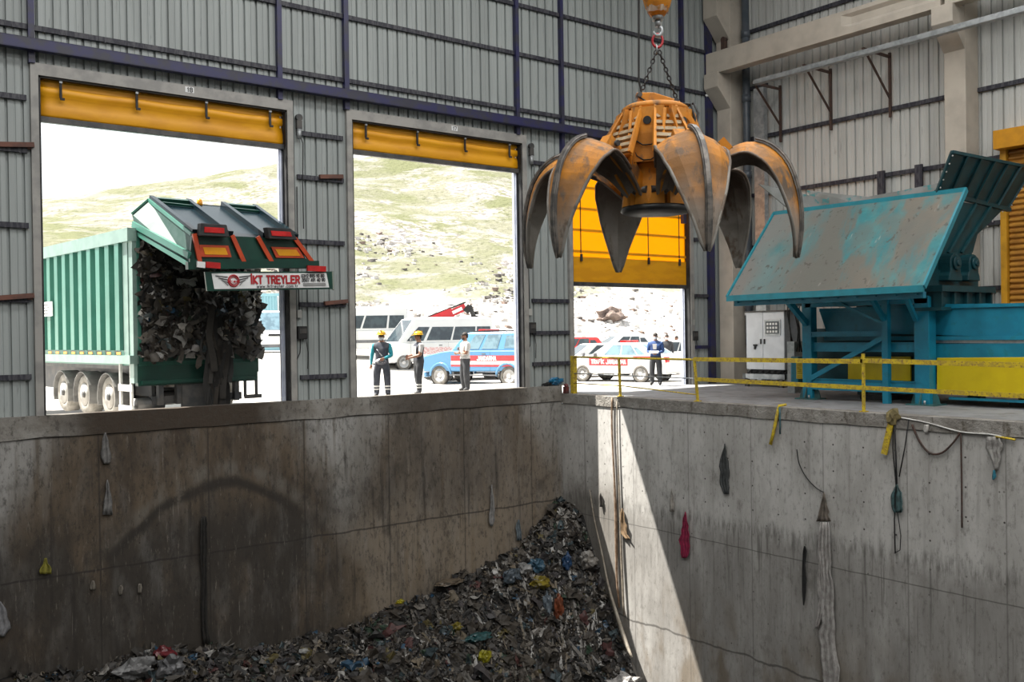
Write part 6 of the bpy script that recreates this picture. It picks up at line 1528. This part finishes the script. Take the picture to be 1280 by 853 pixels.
rag('hanging_strip', 'L', [(252, 257, 646), (251, 258, 660), (252, 260, 720), (252, 259, 780), (253, 262, 805)], cl('black_film', (.022, .02, .018)), 'long black strip hanging down the middle of the left pit wall', 'strip', 2, .06)
rag('hanging_rag', 'L', [(56, 58, 698), (52, 63, 708), (51, 64, 718)], cl('olive_scrap', (.22, .20, .03)), 'olive yellow scrap stuck at the far left of the left pit wall', 'scrap', 2)
rag('hanging_rag', 'L', [(-6, 0, 752), (-6, 9, 765), (-6, 13, 785), (-4, 6, 796)], cl('grey_film2', (.22, .22, .23)), 'grey film caught at the left edge of the picture on the left pit wall', 'cloth', 2)
rag('hanging_rag', 'L', [(614, 615, 606), (613, 617, 622), (611, 618, 646), (613, 617, 658)], cl('pale_grey_rag', (.24, .235, .23)), 'pale grey rag hanging near the right end of the left pit wall', 'cloth', 2)
rag('hanging_rag', 'L', [(647, 649, 650), (645, 651, 660), (646, 652, 676)], cl('blue_grey_rag', (.13, .16, .18)), 'blue-grey rag hanging just above the heap by the pit corner', 'cloth', 2)
for i, (px, py, lab) in enumerate(((151, 732, 'small pale scrap on the left pit wall, left of the longer one'), (116, 726, 'small pale scrap low on the left pit wall, leftmost of three'), (175, 730, 'small pale scrap on the left pit wall, rightmost of three'))):
    rag('wall_scrap', 'L', [(px-1, px+1, py), (px-3, px+3, py+5), (px-2, px+2, py+12)], cl('scrap%d' % i, (.2, .18, .15)), lab, 'scrap', 1)
# bent yellow rail pieces on the kerb
t = thing('bent_rail', 'bent yellow rail piece hooked over the kerb, the left of two', 'rail piece', atX(975, 515, .0))
b = B(); b.tube([atZ(983, 506, FLOOR_Z+.06), atX(974, 507.5, .0), atX(972, 516, -.06), atX(967, 540, -.05), atX(963, 556, -.10)], [.03, .035, .04, .04, .04], 8); wdone(b, 'bar', M_yrail, t)
b = B(); b.tube([atX(974.5, 509, -.05), atX(975, 530, -.05), atX(975, 543, -.05)], .02, 6); wdone(b, 'cord_end', cl('teal_cord', (.05, .13, .15)), t)
t = thing('bent_rail', 'bent yellow bar hanging beside the cable bundle, the right of two', 'rail piece', atX(1112, 540, .0))
b = B(); b.bar(atX(1114, 528, -.07), atX(1105, 568, -.09), .05, .12); wdone(b, 'bar', M_yrail, t)
t = thing('cable_tangle', 'tangle of dark cables and wire tied at the kerb below the machine leg', 'cable', atX(1118, 530, .0))
b = B(); b.tube([atX(1116, 512, .02), atX(1118, 530, -.05), atX(1120, 575, -.05), atX(1121, 606, -.07)], .018, 6); b.tube([atX(1117, 515, .0), atX(1116, 560, -.05), atX(1120, 606, -.07), atX(1118, 650, -.05), atX(1119, 692, -.05)], .014, 6)
b.tube([atX(1136, 525, -.04), atX(1131, 560, -.04), atX(1124, 596, -.05)], .012, 6); b.tube([atX(1122, 641, -.05), atX(1126, 670, -.05), atX(1125, 688, -.05), atX(1118, 692, -.05)], .010, 6); wdone(b, 'cable', M_black, t)
b = B(); crumple(b, atX(1116, 522, -.05), (.10, .14, .16), 6, 2, .35); wdone(b, 'knot', cl('dirty_knot', (.20, .16, .07)), t)
cord([atX(1140, 531, -.04), atX(1150, 553, -.05), atX(1163, 567, -.05), atX(1178, 566, -.05), atX(1192, 553, -.05), atX(1200, 541, -.04)], .022, M_brownsteel, 'sagging_cable', 'brown cable sagging in a loop below the kerb on the right', 'cable')
cord([atX(1201, 540, -.04), atX(1202, 600, -.04), atX(1202.5, 660, -.04)], .016, M_brownsteel, 'hanging_cable', 'straight brown cable hanging down from the loop on the right wall', 'cable')
cord([atX(1124, 522, -.04), atX(1160, 529, -.05), atX(1200, 540, -.05), atX(1235, 543, -.06), atX(1252, 546, -.06)], .016, M_offw, 'kerb_wire', 'thin pale wire strung along the kerb at the right', 'wire')
cord([atX(1245, 546, -.06), atX(1258, 548, -.07), atX(1269, 550, -.08)], .022, M_yrail, 'yellow_stub', 'short yellow bar lying along the kerb at the right edge', 'bar')
cord([atX(996, 562, -.03), atX(999, 580, -.04), atX(1008, 597, -.04), atX(1020, 610, -.04), atX(1030, 616, -.04)], .012, M_black, 'thin_wire', 'thin dark wire curving down to the pointed sack', 'wire')
